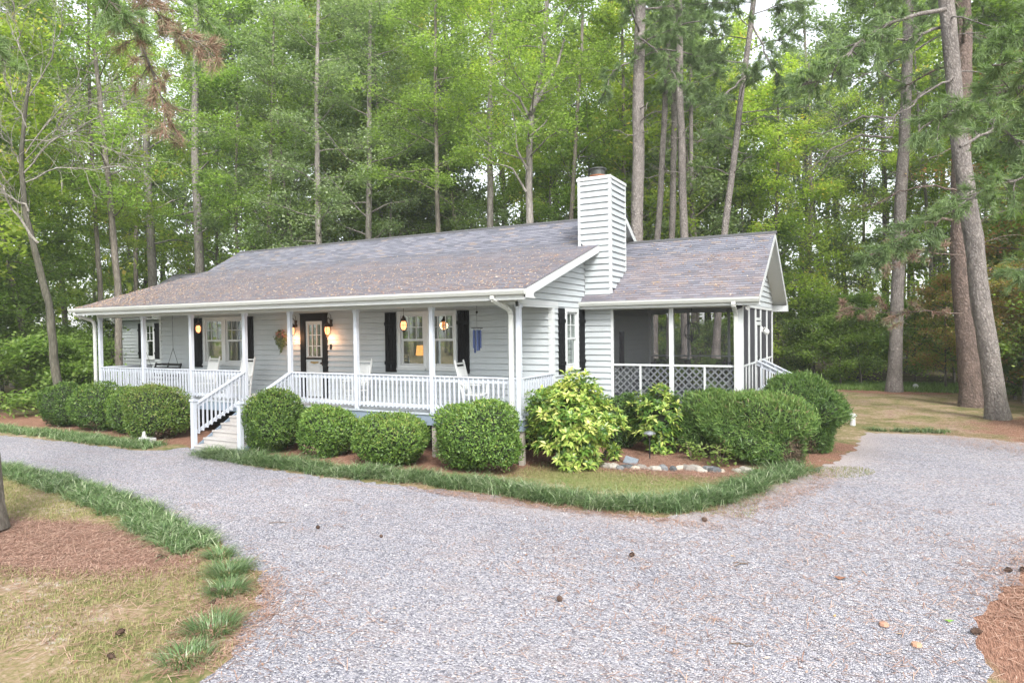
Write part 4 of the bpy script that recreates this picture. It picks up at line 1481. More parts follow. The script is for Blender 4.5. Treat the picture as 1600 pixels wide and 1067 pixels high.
def blades(name, x, y, z0, L, Wd, rng, lean, mt, tint, segs=2, flat=False, dirs=None, label=None, cat=None, kind='stuff', parent=None, droop=1.0, off=(0, 0, 0)):
    """curved tapering blades as strips of quads"""
    n = len(x)
    az = rng.uniform(0, 2 * np.pi, n) if dirs is None else dirs
    d = np.stack([np.cos(az), np.sin(az), np.zeros(n)], 1); s_ = np.stack([-np.sin(az), np.cos(az), np.zeros(n)], 1)
    base = np.stack([x, y, z0 + np.zeros(n)], 1)
    rows = []
    for k in range(segs + 1):
        t = k / segs
        hx = lean * (t * .45 + .55 * t * t)
        hz = (t - .5 * droop * lean * t * t)
        p = base + d * (hx * L)[:, None] + np.array([0, 0, 1.]) * (hz * L)[:, None]
        wv = (Wd * (1 - .8 * t))[:, None] * s_ * .5
        rows.append(np.stack([p - wv, p + wv], 1))
    V = np.stack(rows, 1)                       # n, segs+1, 2, 3
    V = V.reshape(n, -1, 3)
    q = np.array([[2 * k, 2 * k + 1, 2 * k + 3, 2 * k + 2] for k in range(segs)])
    F = (q[None] + (np.arange(n) * (segs + 1) * 2)[:, None, None]).reshape(-1, 4)
    V = V.reshape(-1, 3) - np.array(off)
    o = link(name, npmesh(name, V, F, mt, tint=np.repeat(tint, segs)), parent)
    if label: tag(o, label, cat, kind=kind)
    return o


def pathpts(P, n, width, rng):
    P = np.array(P, float); seg = np.linalg.norm(np.diff(P, axis=0), axis=1); cum = np.concatenate([[0], np.cumsum(seg)])
    s_ = rng.uniform(0, cum[-1], n)
    i = np.clip(np.searchsorted(cum, s_) - 1, 0, len(seg) - 1)
    t = (s_ - cum[i]) / seg[i]
    p = P[i] + (P[i + 1] - P[i]) * t[:, None]
    d = (P[i + 1] - P[i]) / seg[i][:, None]; nrm = np.stack([-d[:, 1], d[:, 0]], 1)
    o = rng.uniform(-1, 1, n) * width / 2
    return p + nrm * o[:, None], nrm, o, s_


def liriope(P, per_m, width, label, seed, L=.34, clump=True):
    rng = np.random.default_rng(seed)
    P = np.array(P, float); tot = np.linalg.norm(np.diff(P, axis=0), axis=1).sum()
    nc = int(tot * width * 42)
    c, nrm, off, s_ = pathpts(P, nc, width, rng)
    m = int(per_m * tot / nc)
    idx = np.repeat(np.arange(nc), m)
    n = len(idx)
    cx = c[idx] + rng.normal(0, .07, (n, 2))
    az = rng.uniform(0, 2 * np.pi, n)
    Ls = L * rng.uniform(.65, 1.25, n) * rng.uniform(.75, 1.15, nc)[idx]
    tint = np.clip(rng.normal(.5, .32, n) + rng.normal(0, .12, nc)[idx], 0, 1)
    return blades('lilyturf_border', cx[:, 0], cx[:, 1], GZ, Ls, np.full(n, .017) * rng.uniform(.7, 1.3, n), rng, rng.uniform(.6, 1.6, n), M['lir'], tint, 4, dirs=az, label=label, cat='lilyturf border')


liriope([(-60, -2.9), (-30, -2.4), (-18.49, -2.15), (-16.44, -2.05), (-14.28, -2.1), (-12.2, -2.15), (-10.35, -2.1)], 800, .75, 'lilyturf border along the far side of the drive left of the steps', 21, .26)
liriope([(-8.3, -2.05), (-6.06, -2.33), (-3.5, -2.41), (-1.46, -2.28), (.36, -2.17), (1.74, -2.39), (3.0, -2.42), (4.0, -2.1), (4.56, -1.3), (4.98, -.1), (5.5, 1.55), (5.75, 2.2)], 1300, .62, 'thick lilyturf border between the foundation shrubs and the gravel drive', 22, .33)
liriope([(-30, -6.1), (-20, -5.8), (-11.5, -5.62), (-8.5, -5.72), (-4.95, -6.32), (-2.9, -6.85), (-1.5, -7.22)], 1300, .62, 'lilyturf border edging the left lawn along the drive', 23, .25)
liriope([(7.2, 9.0), (7.87, 9.1), (9.3, 9.35)], 400, .35, 'short dark lilyturf row at the far end of the drive', 24, .2)


def tuft(x, y, r_, n, L, label, seed):
    rng = np.random.default_rng(seed)
    a = rng.uniform(0, 2 * np.pi, n); q = r_ * np.sqrt(rng.random(n))
    e = blades('lilyturf_tuft', x + q * np.cos(a), y + q * np.sin(a), GZ, L * rng.uniform(.6, 1.2, n), .011 * rng.uniform(.8, 1.3, n), rng, rng.uniform(.5, 1.4, n), M['lir'], np.clip(rng.normal(.45, .25, n), 0, 1), 4, dirs=a + rng.normal(0, .6, n), off=(x, y, GZ))
    e.location = (x, y, GZ)
    return tag(e, label, 'lilyturf', 'separate lilyturf tufts where the lawn border thins out')


tuft(-1.0, -7.28, .17, 260, .20, 'small dark lilyturf tuft at the end of the left lawn border', 31)
tuft(-.32, -7.68, .22, 420, .24, 'round lilyturf tuft at the bend of the left lawn edge', 32)
tuft(.18, -8.10, .20, 330, .22, 'lilyturf tuft just below the round one at the bend', 33)
tuft(.92, -8.87, .24, 300, .22, 'wide loose lilyturf tuft near the bottom of the drive edge', 34)
tuft(1.22, -9.40, .22, 220, .19, 'sparse lilyturf tuft nearest to the camera on the lawn edge', 35)

# lawn blades and fallen needles near the camera
rng = np.random.default_rng(41)
n = 110000
x = rng.uniform(-12, 2.2, n); y = rng.uniform(-12, -5.6, n)
nz_ = np.sin(x * 2.1 + np.sin(y * 1.7) * 2) * np.sin(y * 2.6 + x) + rng.normal(0, .35, n)
k = (~inside(PD, x, y)) & (blob(x, y, -4.0, -8.1, 2.5, .85, .3, .12) < .5) & (nz_ > -.35)
x, y = x[k], y[k]
blades('lawn_grass', x, y, GZ, rng.uniform(.03, .085, len(x)), np.full(len(x), .008), rng, rng.uniform(.3, 1.1, len(x)), M['grassblade'], np.clip(rng.normal(.45, .28, len(x)), 0, 1), 2, label='thin yellowing lawn in the left foreground', cat='lawn')
x = rng.uniform(.2, 5.4, 9000); y = rng.uniform(-2.2, .6, 9000); x2_ = rng.uniform(5.8, 7.3, 2500); y2_ = rng.uniform(1.4, 3.3, 2500)
k2 = blob(x2_, y2_, 6.6, 2.3, .8, .5, .4, .9) > .5
x = np.concatenate([x, x2_[k2]]); y = np.concatenate([y, y2_[k2]])
blades('garden_grass', x, y, GZ, rng.uniform(.03, .08, len(x)), np.full(len(x), .009), rng, rng.uniform(.3, 1.1, len(x)), M['grassblade'], np.clip(rng.normal(.75, .25, len(x)), 0, 1), 2, label='patchy grass strip between the stone edging and the lilyturf', cat='grass')
x = rng.uniform(-1, 14, 22000); y = rng.uniform(22.5, 27.5, 22000)
blades('far_grass', x, y, GZ, rng.uniform(.08, .3, len(x)), np.full(len(x), .03), rng, rng.uniform(.3, 1.0, len(x)), leafy('bright_wood_edge_grass', [(0, (.08, .16, .03)), (1, (.22, .33, .08))], .2), rng.random(len(x)), 2, label='bright green grass along the edge of the wood', cat='grass')


def needles_flat(name, x, y, z, label, cat, seed, Lr=(.08, .2), wd=.006, mt=None):
    rng = np.random.default_rng(seed); n = len(x)
    az = rng.uniform(0, 2 * np.pi, n); L = rng.uniform(*Lr, n)
    d = np.stack([np.cos(az), np.sin(az), rng.normal(0, .12, n)], 1) * L[:, None] / 2
    s_ = np.stack([-np.sin(az), np.cos(az), np.zeros(n)], 1) * wd / 2
    c = np.stack([x, y, z + rng.uniform(.008, .035, n)], 1)
    V = np.stack([c - d - s_, c - d + s_, c + d + s_, c + d - s_], 1).reshape(-1, 3)
    o = link(name, npmesh(name, V, np.arange(4 * n).reshape(n, 4), mt or M['strawblade'], tint=rng.random(n)))
    return tag(o, label, cat, kind='stuff')


rng = np.random.default_rng(42)
P_ = []
for cx, cy, rx, ry, n, rot in ((-4.0, -8.1, 2.9, 1.0, 16000, .12), (-1.5, -8.6, 3.6, 1.6, 3500, 0), (10.6, -4.8, 2.2, 3.8, 18000, .12), (3.2, 1.6, 2.2, 1.4, 6000, 0), (12.5, 9.5, 4, 4, 14000, 0), (8, 16, 5, 6, 3000, 0), (5.5, -4, 3.5, 4, 2500, 0), (2.0, -2.9, 3.0, .25, 1500, 0), (5.6, 0, .6, 2.5, 1500, -.3), (.8, -8.6, .5, 1.2, 1200, .6)):
    a = rng.uniform(0, 2 * np.pi, n); q = np.sqrt(rng.random(n)) * np.exp(rng.normal(0, .12, n))
    u, v = q * np.cos(a) * rx, q * np.sin(a) * ry
    P_.append(np.stack([cx + u * math.cos(rot) - v * math.sin(rot), cy + u * math.sin(rot) + v * math.cos(rot)], 1))
for k in range(150):      # little drifts on the gravel
    c_ = np.array([rng.uniform(-4, 9), rng.uniform(-10, 5)]); a = rng.uniform(.05, .25); P_.append(c_ + rng.normal(0, 1, (14, 2)) * np.array([a * 1.8, a * .7]))
P_ = np.concatenate(P_)
needles_flat('pine_straw', P_[:, 0], P_[:, 1], GZ, 'rusty fallen pine needles lying on lawn and beds', 'pine straw', 43)

# ================================================================== SHRUBS
def shrub_shell(name, c, rx, ry, ztop, n, L, Wd, mt, seed, label, cat, group=None, lump=.09, sq=2.35, zb=None, outward=.6, coremat=None, brown=0, tmean=.45, lowdark=0):
    """a clipped shrub: leaf-sized faces in the outer layer of a lumpy rounded body, round a dark twiggy core"""
    rng = np.random.default_rng(seed)
    zb = GZ + .04 if zb is None else zb
    hz = (ztop - zb) / 2; cz = zb + hz
    ph = rng.uniform(0, 6, 12)

    def radius(d):
        e = (np.abs(d[:, 0]) ** sq + np.abs(d[:, 1]) ** sq + np.abs(d[:, 2]) ** sq) ** (-1 / sq)
        l = 1 + lump * (np.sin(4 * d[:, 0] + ph[0]) * np.sin(3.3 * d[:, 1] + ph[1]) + .8 * np.sin(5 * d[:, 2] + ph[2] + 3 * d[:, 0]) + .55 * np.sin(11 * d[:, 0] + ph[3]) * np.sin(9 * d[:, 2] + ph[4]) * np.sin(10 * d[:, 1] + ph[5]))
        return e * l
    d = rng.normal(0, 1, (n, 3)); d /= np.linalg.norm(d, axis=1, keepdims=True)
    r0 = radius(d)
    depth = 1.02 - np.abs(rng.normal(0, .085, n))
    stray = rng.random(n) < .10; depth[stray] = 1 + .10 * rng.random(stray.sum()) ** 2 + .01
    k = r0 * depth
    P = d * k[:, None] * np.array([rx, ry, hz])
    nrm = d / np.array([rx, ry, hz]); nrm /= np.linalg.norm(nrm, axis=1, keepdims=True)
    V, F = leaf_quads(P, L * rng.uniform(.6, 1.3, n), Wd * rng.uniform(.7, 1.2, n), nrm * outward + np.array([[0, 0, .3]]), rng, jitter=.95, up=nrm * .8 + np.array([[0, 0, .5]]))
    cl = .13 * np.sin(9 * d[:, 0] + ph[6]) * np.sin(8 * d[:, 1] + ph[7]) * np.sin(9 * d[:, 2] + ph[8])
    tint = np.clip(rng.normal(tmean, .2, n) + cl + .16 * d[:, 2] - (depth < .9) * .15, 0, 1)  # top leaves paler, inner ones darker: light and shade put into the tint
    mi = np.zeros(n, int)
    if brown:
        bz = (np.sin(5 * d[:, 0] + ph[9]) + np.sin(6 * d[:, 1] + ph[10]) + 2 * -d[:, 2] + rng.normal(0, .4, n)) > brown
        mi[bz] = 1
    # core
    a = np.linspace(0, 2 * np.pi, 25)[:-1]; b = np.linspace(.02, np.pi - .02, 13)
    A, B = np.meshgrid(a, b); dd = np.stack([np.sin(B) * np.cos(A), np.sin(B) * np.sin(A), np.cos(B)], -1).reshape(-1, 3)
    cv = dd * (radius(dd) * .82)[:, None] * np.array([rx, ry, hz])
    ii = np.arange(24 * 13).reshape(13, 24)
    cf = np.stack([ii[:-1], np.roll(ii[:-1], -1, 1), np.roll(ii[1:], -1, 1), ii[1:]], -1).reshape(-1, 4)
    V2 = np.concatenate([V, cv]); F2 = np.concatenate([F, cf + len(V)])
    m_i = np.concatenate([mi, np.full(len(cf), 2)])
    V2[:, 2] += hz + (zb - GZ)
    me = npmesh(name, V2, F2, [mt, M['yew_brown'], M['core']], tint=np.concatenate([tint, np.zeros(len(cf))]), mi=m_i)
    e = empty(name, (c[0], c[1], GZ), label, cat, group)
    link('foliage', me, e)
    mb = MB()
    for k_ in range(5):
        a_ = rng.uniform(0, 6.28); q = rng.uniform(.0, .25) * rx
        mb.tube([(q * math.cos(a_), q * math.sin(a_), -.05), (1.5 * q * math.cos(a_), 1.5 * q * math.sin(a_), hz * .6)], [.03, .02], 6)
    mb.build('stem', M['twig'], e)
    return e


BW = 'clipped boxwoods along the front porch'
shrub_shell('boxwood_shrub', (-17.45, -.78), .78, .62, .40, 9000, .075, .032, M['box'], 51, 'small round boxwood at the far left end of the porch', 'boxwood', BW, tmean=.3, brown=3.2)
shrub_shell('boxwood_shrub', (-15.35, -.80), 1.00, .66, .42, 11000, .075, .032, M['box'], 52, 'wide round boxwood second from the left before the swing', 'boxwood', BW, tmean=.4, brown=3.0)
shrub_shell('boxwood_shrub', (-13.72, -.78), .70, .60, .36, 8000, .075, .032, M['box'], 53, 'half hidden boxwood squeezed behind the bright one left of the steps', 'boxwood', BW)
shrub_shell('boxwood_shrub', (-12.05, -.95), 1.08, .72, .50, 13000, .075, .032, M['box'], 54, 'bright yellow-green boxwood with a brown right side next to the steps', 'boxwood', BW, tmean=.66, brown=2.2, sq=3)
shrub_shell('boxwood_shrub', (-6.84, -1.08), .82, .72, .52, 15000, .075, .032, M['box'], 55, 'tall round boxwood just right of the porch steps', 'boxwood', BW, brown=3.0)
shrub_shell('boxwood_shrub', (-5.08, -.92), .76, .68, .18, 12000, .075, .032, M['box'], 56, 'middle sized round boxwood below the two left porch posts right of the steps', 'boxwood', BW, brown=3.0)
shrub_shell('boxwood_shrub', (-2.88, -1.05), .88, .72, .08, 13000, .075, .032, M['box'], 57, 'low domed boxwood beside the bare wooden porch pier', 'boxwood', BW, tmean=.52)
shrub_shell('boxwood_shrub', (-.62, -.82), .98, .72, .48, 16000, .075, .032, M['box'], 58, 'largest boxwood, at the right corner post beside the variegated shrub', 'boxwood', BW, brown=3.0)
shrub_shell('dark_evergreen_shrub', (1.35, 3.25), .62, .45, .30, 7000, .09, .025, M['yew'], 59, 'dark needled shrub against the siding between the two variegated shrubs', 'shrub', None, tmean=.25)
YG = 'large untrimmed yews before the screened porch'
shrub_shell('yew_shrub', (3.78, 3.2), .74, .62, .52, 17000, .15, .020, M['yew'], 60, 'bushy yew below the right half of the porch screens', 'yew', YG, outward=.2, brown=1.7, lump=.15, sq=2.3)
shrub_shell('yew_shrub', (4.85, 2.75), 1.08, .78, .50, 24000, .15, .020, M['yew'], 61, 'broad yew in front, at the outer corner of the garden bed', 'yew', YG, outward=.2, brown=2.2, lump=.16, tmean=.55, sq=2.35)
shrub_shell('yew_shrub', (5.55, 4.75), 1.12, 1.0, .80, 22000, .15, .020, M['yew'], 62, 'tallest yew, rightmost, partly hiding the side steps', 'yew', YG, outward=.2, brown=2.5, lump=.15, tmean=.42, sq=2.2)


def aucuba(name, c, rx, ry, ztop, nw, seed, label, zb=GZ + .05, tm=.55):
    rng = np.random.default_rng(seed)
    hz = (ztop - zb) / 2
    d = rng.normal(0, 1, (nw, 3)); d /= np.linalg.norm(d, axis=1, keepdims=True)
    P = d * (rng.uniform(.60, 1.05, nw) * (1 + .10 * np.sin(5 * d[:, 0] + 1) + .1 * np.sin(6 * d[:, 2] + 2 * d[:, 0])))[:, None] * np.array([rx, ry, hz]); P[:, 2] += hz + zb - GZ
    Vs, Fs, T = [], [], []
    for i in range(nw):
        ax = d[i] * .55 + np.array([0, 0, .75]); ax /= np.linalg.norm(ax)
        wt = np.clip(rng.normal(tm, .2), 0, 1)
        u = np.cross(ax, rng.normal(0, 1, 3)); u /= np.linalg.norm(u); v = np.cross(ax, u)
        for k in range(9):
            a = k * 2.4 + rng.uniform(-.3, .3)
            tilt = rng.uniform(-.1, .9)
            dr = (u * math.cos(a) + v * math.sin(a)) * math.cos(tilt) + ax * math.sin(tilt)
            L = rng.uniform(.13, .23); W_ = L * .34
            sd_ = np.cross(dr, ax); sd_ /= np.linalg.norm(sd_) + 1e-6
            nn = np.cross(sd_, dr)
            b0 = P[i]; dn = -np.array([0, 0, 1.]) * L
            p0 = b0 + dr * .02; p1 = b0 + dr * L * .5; p2 = b0 + dr * L + dn * .14
            n0 = len(Vs)
            Vs += [p0, p1 + sd_ * W_ / 2 + nn * .012, p2, p1 - sd_ * W_ / 2 + nn * .012, p1 + dn * .03]
            Fs += [(n0, n0 + 1, n0 + 2, n0 + 4), (n0, n0 + 4, n0 + 2, n0 + 3)]
            t = np.clip(wt + rng.normal(0, .16), 0, 1); T += [t, np.clip(t + rng.normal(0, .12), 0, 1)]
    nv = len(Vs)
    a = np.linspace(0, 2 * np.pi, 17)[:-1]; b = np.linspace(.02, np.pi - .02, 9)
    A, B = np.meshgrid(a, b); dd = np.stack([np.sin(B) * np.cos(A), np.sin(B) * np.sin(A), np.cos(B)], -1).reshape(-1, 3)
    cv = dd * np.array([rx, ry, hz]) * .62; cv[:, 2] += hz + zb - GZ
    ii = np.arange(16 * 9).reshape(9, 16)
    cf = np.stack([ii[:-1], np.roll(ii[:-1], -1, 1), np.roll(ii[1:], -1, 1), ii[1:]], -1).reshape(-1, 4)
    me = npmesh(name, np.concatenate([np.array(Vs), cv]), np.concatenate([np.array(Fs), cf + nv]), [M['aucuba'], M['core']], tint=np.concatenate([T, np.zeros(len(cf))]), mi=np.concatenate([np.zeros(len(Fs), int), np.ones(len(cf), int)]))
    e = empty(name, (c[0], c[1], GZ), label, 'shrub', 'gold variegated laurel shrubs')
    link('foliage', me, e)
    mb = MB()
    for k_ in range(6):
        a_ = rng.uniform(0, 6.28); q = rng.uniform(.05, .3) * rx
        mb.tube([(q * .4 * math.cos(a_), q * .4 * math.sin(a_), -.05), (2 * q * math.cos(a_), 2 * q * math.sin(a_), hz * .8)], [.022, .012], 6)
    mb.build('stem', M['twig'], e)
    return e


aucuba('variegated_laurel', (1.12, .45), 1.10, .9, 1.0, 850, 71, 'big yellow and green variegated laurel at the porch corner', tm=.62)
aucuba('variegated_laurel', (2.42, 2.95), .74, .5, .62, 340, 72, 'smaller variegated laurel below the centre post of the porch screens', tm=.48)
aucuba('variegated_laurel', (1.75, 1.42), .17, .15, -.72, 16, 73, 'tiny variegated seedling beside the grey slate slab', tm=.6)


def leafplant(c, h, n, seed, label):
    rng = np.random.default_rng(seed)
    e = empty('hydrangea_plant', (c[0], c[1], GZ), label, 'plant', 'young leafy plants in the garden bed')
    P = np.stack([rng.normal(0, .16, n), rng.normal(0, .14, n), rng.uniform(.06, h, n)], 1)
    V, F = leaf_quads(P, rng.uniform(.07, .13, n), rng.uniform(.04, .07, n), np.array([[0, -.3, 1.]]), rng, jitter=.35)
    link('foliage', npmesh('foliage', V, F, M['leafA'], tint=rng.random(n)), e)
    mb = MB()
    for k in range(6): a = rng.uniform(0, 6.28); mb.tube([(0, 0, -.03), (.1 * math.cos(a), .1 * math.sin(a), h * .6), (.17 * math.cos(a), .17 * math.sin(a), h)], [.008, .006, .003], 5)
    mb.build('stem', M['twig'], e)


leafplant((3.45, 2.25), .42, 120, 81, 'low dark leafy plant at the foot of the left yew')
leafplant((4.15, 1.75), .50, 150, 82, 'taller pale leafy plant in front of the broad yew')

# ---- garden things
STC = [(.27, .25, .22), (.33, .30, .26), (.14, .145, .15), (.075, .08, .085), (.36, .31, .25), (.19, .17, .15)]
stm = [plain('field_stone', c, .85) for c in STC]
rng = np.random.default_rng(91)
SN = ['pale flat', 'round cream', 'grey layered', 'dark slate', 'tan wedge shaped', 'mottled']
for i in range(20):
    x = 1.85 + i * .155 + rng.normal(0, .03); y = .62 + i * .045 + rng.normal(0, .06)
    n = 12; rx, ry, h = rng.uniform(.06, .19), rng.uniform(.06, .12), rng.uniform(.06, .15)
    mb = MB()
    rings = [(1, 0), (1.08, .35), (.95, .75), (.6, 1)]
    wob = rng.uniform(.75, 1.2, n)
    for f, zf_ in rings:
        for j in range(n):
            a = 2 * math.pi * j / n; mb.v.append((rx * f * wob[j] * math.cos(a), ry * f * wob[(j + 3) % n] * math.sin(a), h * zf_ + rng.normal(0, .004)))
    for k in range(3):
        for j in range(n): mb.f.append((k * n + j, k * n + (j + 1) % n, (k + 1) * n + (j + 1) % n, (k + 1) * n + j))
    mb.f.append(tuple(3 * n + j for j in range(n)))
    o = mb.build('edging_stone', stm[i % 6]); o.location = (x, y, GZ - .03); o.rotation_euler = (rng.uniform(-.15, .15), rng.uniform(-.15, .15), rng.uniform(-.6, .6))
    pos = ['at the left end', 'near the left end', 'left of the middle', 'in the middle', 'right of the middle', 'near the right end', 'at the right end'][min(6, i * 7 // 20)]
    tag(o, f'{SN[i % 6]} edging stone {pos} of the garden stone row', 'stone', 'field stones edging the garden bed')
mb = MB(); mb.prism([(-.16, -.12, 0), (.15, -.14, 0), (.18, .10, .0), (-.12, .13, 0)], (0, 0, .03)); o = mb.build('slate_slab', M['slate'], bevel=.004)
o.location = (2.2, 1.35, GZ + .05); o.rotation_euler = (R(28), R(12), .3); tag(o, 'tilted blue grey slate slab in the garden bed', 'slab')
e = empty('solar_path_light', (2.46, 2.05, GZ), 'black garden stake light with a silver cap before the small laurel', 'garden light')
mb = MB(); mb.tube([(0, 0, -.05), (0, 0, .50)], .018, 8); mb.tube([(0, 0, .5), (0, 0, .56)], [.03, .06], 12); mb.build('stake', M['black'], e)
mb = MB(); mb.lathe([(.06, .56), (.06, .60)], (0, 0, 0), 14); mb.lathe([(.15, .60), (.15, .62), (.09, .66), (.03, .68)], (0, 0, 0), 16); mb.build('cap', M['silver'], e)
e = empty('garden_figurine', (1.60, 1.12, GZ), 'small dark bird figurine standing at the foot of the big laurel', 'figurine')
mb = MB(); mb.tube([(-.10, 0, .08), (-.04, 0, .12), (.02, 0, .17), (.06, 0, .24), (.08, 0, .28), (.13, 0, .27)], [.01, .04, .055, .035, .03, .006], 10); mb.tube([(0, 0, 0), (0, 0, .14)], .012, 6); mb.lathe([(.06, 0), (.05, .02)], (0, 0, 0), 12); mb.build('body', M['black'], e, smooth=True)
e = empty('stone_frog_box', (-11.55, -1.55, GZ), 'small white garden ornament box by the boxwoods left of the steps', 'garden ornament')
mb = MB(); mb.box(-.28, .28, -.1, .1, 0, .12); mb.build('box_base', M['whiteplastic'], e, bevel=.015)
mb = MB(); mb.lathe([(.06, .12), (.07, .17), (.045, .22), (.05, .26), (.01, .30)], (-.15, 0, 0), 10); mb.build('figure', M['whiteplastic'], e, smooth=True)
e = empty('white_vent_pipe', (6.72, 9.9, GZ), 'white capped standpipe behind the tallest yew', 'standpipe')
mb = MB(); mb.lathe([(.08, 0), (.08, .30)], (0, 0, 0), 14); mb.build('pipe', M['whiteplastic'], e)
mb = MB(); mb.lathe([(.12, .30), (.12, .34), (.05, .38)], (0, 0, 0), 16); mb.build('cap', M['whiteplastic'], e)
e = empty('white_globe_ornament', (9.29, 24.4, GZ), 'white globe on the grass at the edge of the wood', 'globe'); e.scale = (.65,) * 3
mb = MB(); mb.lathe([(.02, .0), (.12, .03), (.19, .12), (.2, .2), (.17, .29), (.1, .36), (.01, .39)], (0, 0, 0), 16); mb.build('globe', M['whiteplastic'], e, smooth=True)

# ---- cones, sticks, stray leaves


def cone_mesh(seed):
    rg = np.random.default_rng(seed)
    mb = MB()
    mb.tube([(-.05, 0, .03), (-.02, 0, .032), (.02, 0, .032), (.045, 0, .03)], [.012, .024, .02, .006], 8)
    for i in range(60):
        t = i / 60; a = i * 2.4; xx = -.05 + .095 * t; rr = .034 * math.sin(math.pi * min(1, t * .8 + .25))
        c, s_ = math.cos(a), math.sin(a); p = Vector((xx, c * rr * .5, .032 + s_ * rr * .5)); q = Vector((xx + .012, c * rr, .032 + s_ * rr)); side = Vector((0, -s_, c)) * .008
        mb.poly([p - side * .4, q - side, q + side + Vector((.004, 0, 0)), p + side * .4])
    me = bpy.data.meshes.new('pine_cone'); me.from_pydata(mb.v, [], mb.f); me.materials.append(M['cone']); me.update()
    return me


cm = cone_mesh(1)
CG = 'pine cones lying on the drive and lawn'
for i, (x, y, s_, lb) in enumerate([
        (-.69, -5.71, 1.0, 'small pine cone on the gravel just off the left lawn bend'),
        (.51, -5.6, .8, 'flattened dark pine cone on the gravel right of the small one'),
        (4.2, -4.76, 1.1, 'pine cone on the middle of the gravel drive'),
        (3.9, -6.55, 1.1, 'pine cone on the gravel nearer the camera, below the middle one'),
        (4.74, -2.63, 1.3, 'dark pine cone on the gravel close to the lilyturf corner'),
        (8.02, -5.41, 1.25, 'big pine cone on the edge of the pine straw at lower right'),
        (8.63, -3.21, 1.1, 'pine cone on the straw edge above the big one at right'),
        (8.80, -3.10, 1.0, 'pine cone beside another at the right border of the view'),
        (.14, -9.38, 1.1, 'lone pine cone on the lower left lawn'),
        (-1.7, -7.72, 1.0, 'pine cone at the right rim of the round straw patch'),
        (.05, -8.20, 1.2, 'pine cone on the sandy patch by the lilyturf tufts'),
        (.33, -8.42, .9, 'half open pine cone just below the one on the sandy patch'),
        (.56, -9.72, 1.0, 'flat brown pine cone lowest on the left lawn')]):
    o = link('pine_cone', cm); o.location = (x, y, GZ + .008); o.scale = (s_ * .95,) * 3; o.rotation_euler = (rng.uniform(-.3, .3), 0, rng.uniform(0, 6.28)); tag(o, lb, 'pine cone', CG)
for x, y, L, a, lb in ((-1.47, -5.74, .42, .5, 'thin fallen twig on the gravel near the left lawn bend'), (5.95, -6.72, .22, .1, 'short dark twig on the near gravel'), (5.6, -4.4, .3, 1.0, 'bent twig on the gravel in the middle distance'), (5.55, -4.38, .16, .3, 'crooked twig crossing the bent one')):
    mb = MB(); mb.tube([(-L / 2, 0, .012), (-.1 * L, .02, .018), (.2 * L, -.01, .014), (L / 2, .02, .012)], [.006, .006, .005, .003], 6); o = mb.build('fallen_twig', M['twig']); o.location = (x, y, GZ + .006); o.rotation_euler = (0, 0, a); tag(o, lb, 'twig', 'twigs on the drive')
for x, y, c, lb in ((7.2, -5.61, (.4, .22, .15), 'orange tinted pebble on the lower right gravel'), (7.47, -5.97, (.45, .25, .16), 'flat orange pebble nearest the straw edge')):
    mb = MB(); mb.lathe([(.02, 0), (.05, .01), (.045, .035), (.01, .045)], (0, 0, 0), 8); o = mb.build('orange_pebble', plain('orange_stone', c, .8)); o.location = (x, y, GZ + .008); tag(o, lb, 'pebble')
mb = MB(); mb.poly([(-.07, -.02, .03), (0, -.06, .012), (.08, 0, .035), (.0, .05, .014)]); mb.poly([(.0, .05, .014), (.08, 0, .035), (.1, .05, .02)]); o = mb.build('curled_dead_leaf', plain('dead_leaf', (.2, .09, .05), .8)); o.location = (6.75, -4.38, GZ + .01); tag(o, 'curled brown dead leaf on the gravel right of the middle', 'leaf')
mb = MB(); mb.poly([(-.05, 0, .02), (0, -.03, .012), (.05, 0, .03), (.0, .03, .014)]); o = mb.build('green_leaf', plain('fresh_leaf', (.16, .32, .05), .6)); o.location = (7.81, -5.2, GZ + .01); tag(o, 'single bright green leaf on the gravel near the straw', 'leaf')

# fallen leaves on the roofs
rng = np.random.default_rng(101)
n = 6500
x = rng.uniform(-17, .45, n); y = -.6 + np.abs(rng.normal(0, 1, n)) * 2.2
left = rng.random(n) < .35; x[left] = -17 + np.abs(rng.normal(0, 2.8, left.sum()))
k = y < 5.9; x, y = x[k], y[k]
z = np.array([roof_z(q) for q in y]) + .028
x3 = rng.uniform(.9, 4.7, 500); y3 = rng.uniform(3.7, 7.0, 500); z3 = 2.80 + (y3 - 3.68) * .5767 + .028
cc = np.concatenate([np.stack([x, y, z], 1), np.stack([x3, y3, z3], 1)])
V, F = leaf_quads(cc, rng.uniform(.03, .09, len(cc)), rng.uniform(.02, .05, len(cc)), np.array([[0, -.4, 1.]]), rng, jitter=.12)
o = link('fallen_leaves', npmesh('fallen_leaves', V, F, M['fallen'], tint=rng.random(len(cc)))); tag(o, 'dry orange and tan leaves scattered on the roof shingles', 'fallen leaves', kind='stuff')
n = 900
x = rng.uniform(-9, 10, n); y = rng.uniform(-11, 8, n)
V, F = leaf_quads(np.stack([x, y, np.full(n, GZ + .018)], 1), rng.uniform(.03, .07, n), rng.uniform(.02, .04, n), np.array([[0, 0, 1.]]), rng, jitter=.15)
o = link('ground_leaves', npmesh('ground_leaves', V, F, M['fallen'], tint=rng.random(n))); tag(o, 'small dry leaves scattered over gravel and lawn', 'fallen leaves', kind='stuff')

# ================================================================== TREES
def spline(P, n):
    P = np.array(P, float); seg = np.linalg.norm(np.diff(P, axis=0), axis=1); cum = np.concatenate([[0], np.cumsum(seg)]); s_ = np.linspace(0, cum[-1], n)
    return np.stack([np.interp(s_, cum, P[:, i]) for i in range(3)], 1)


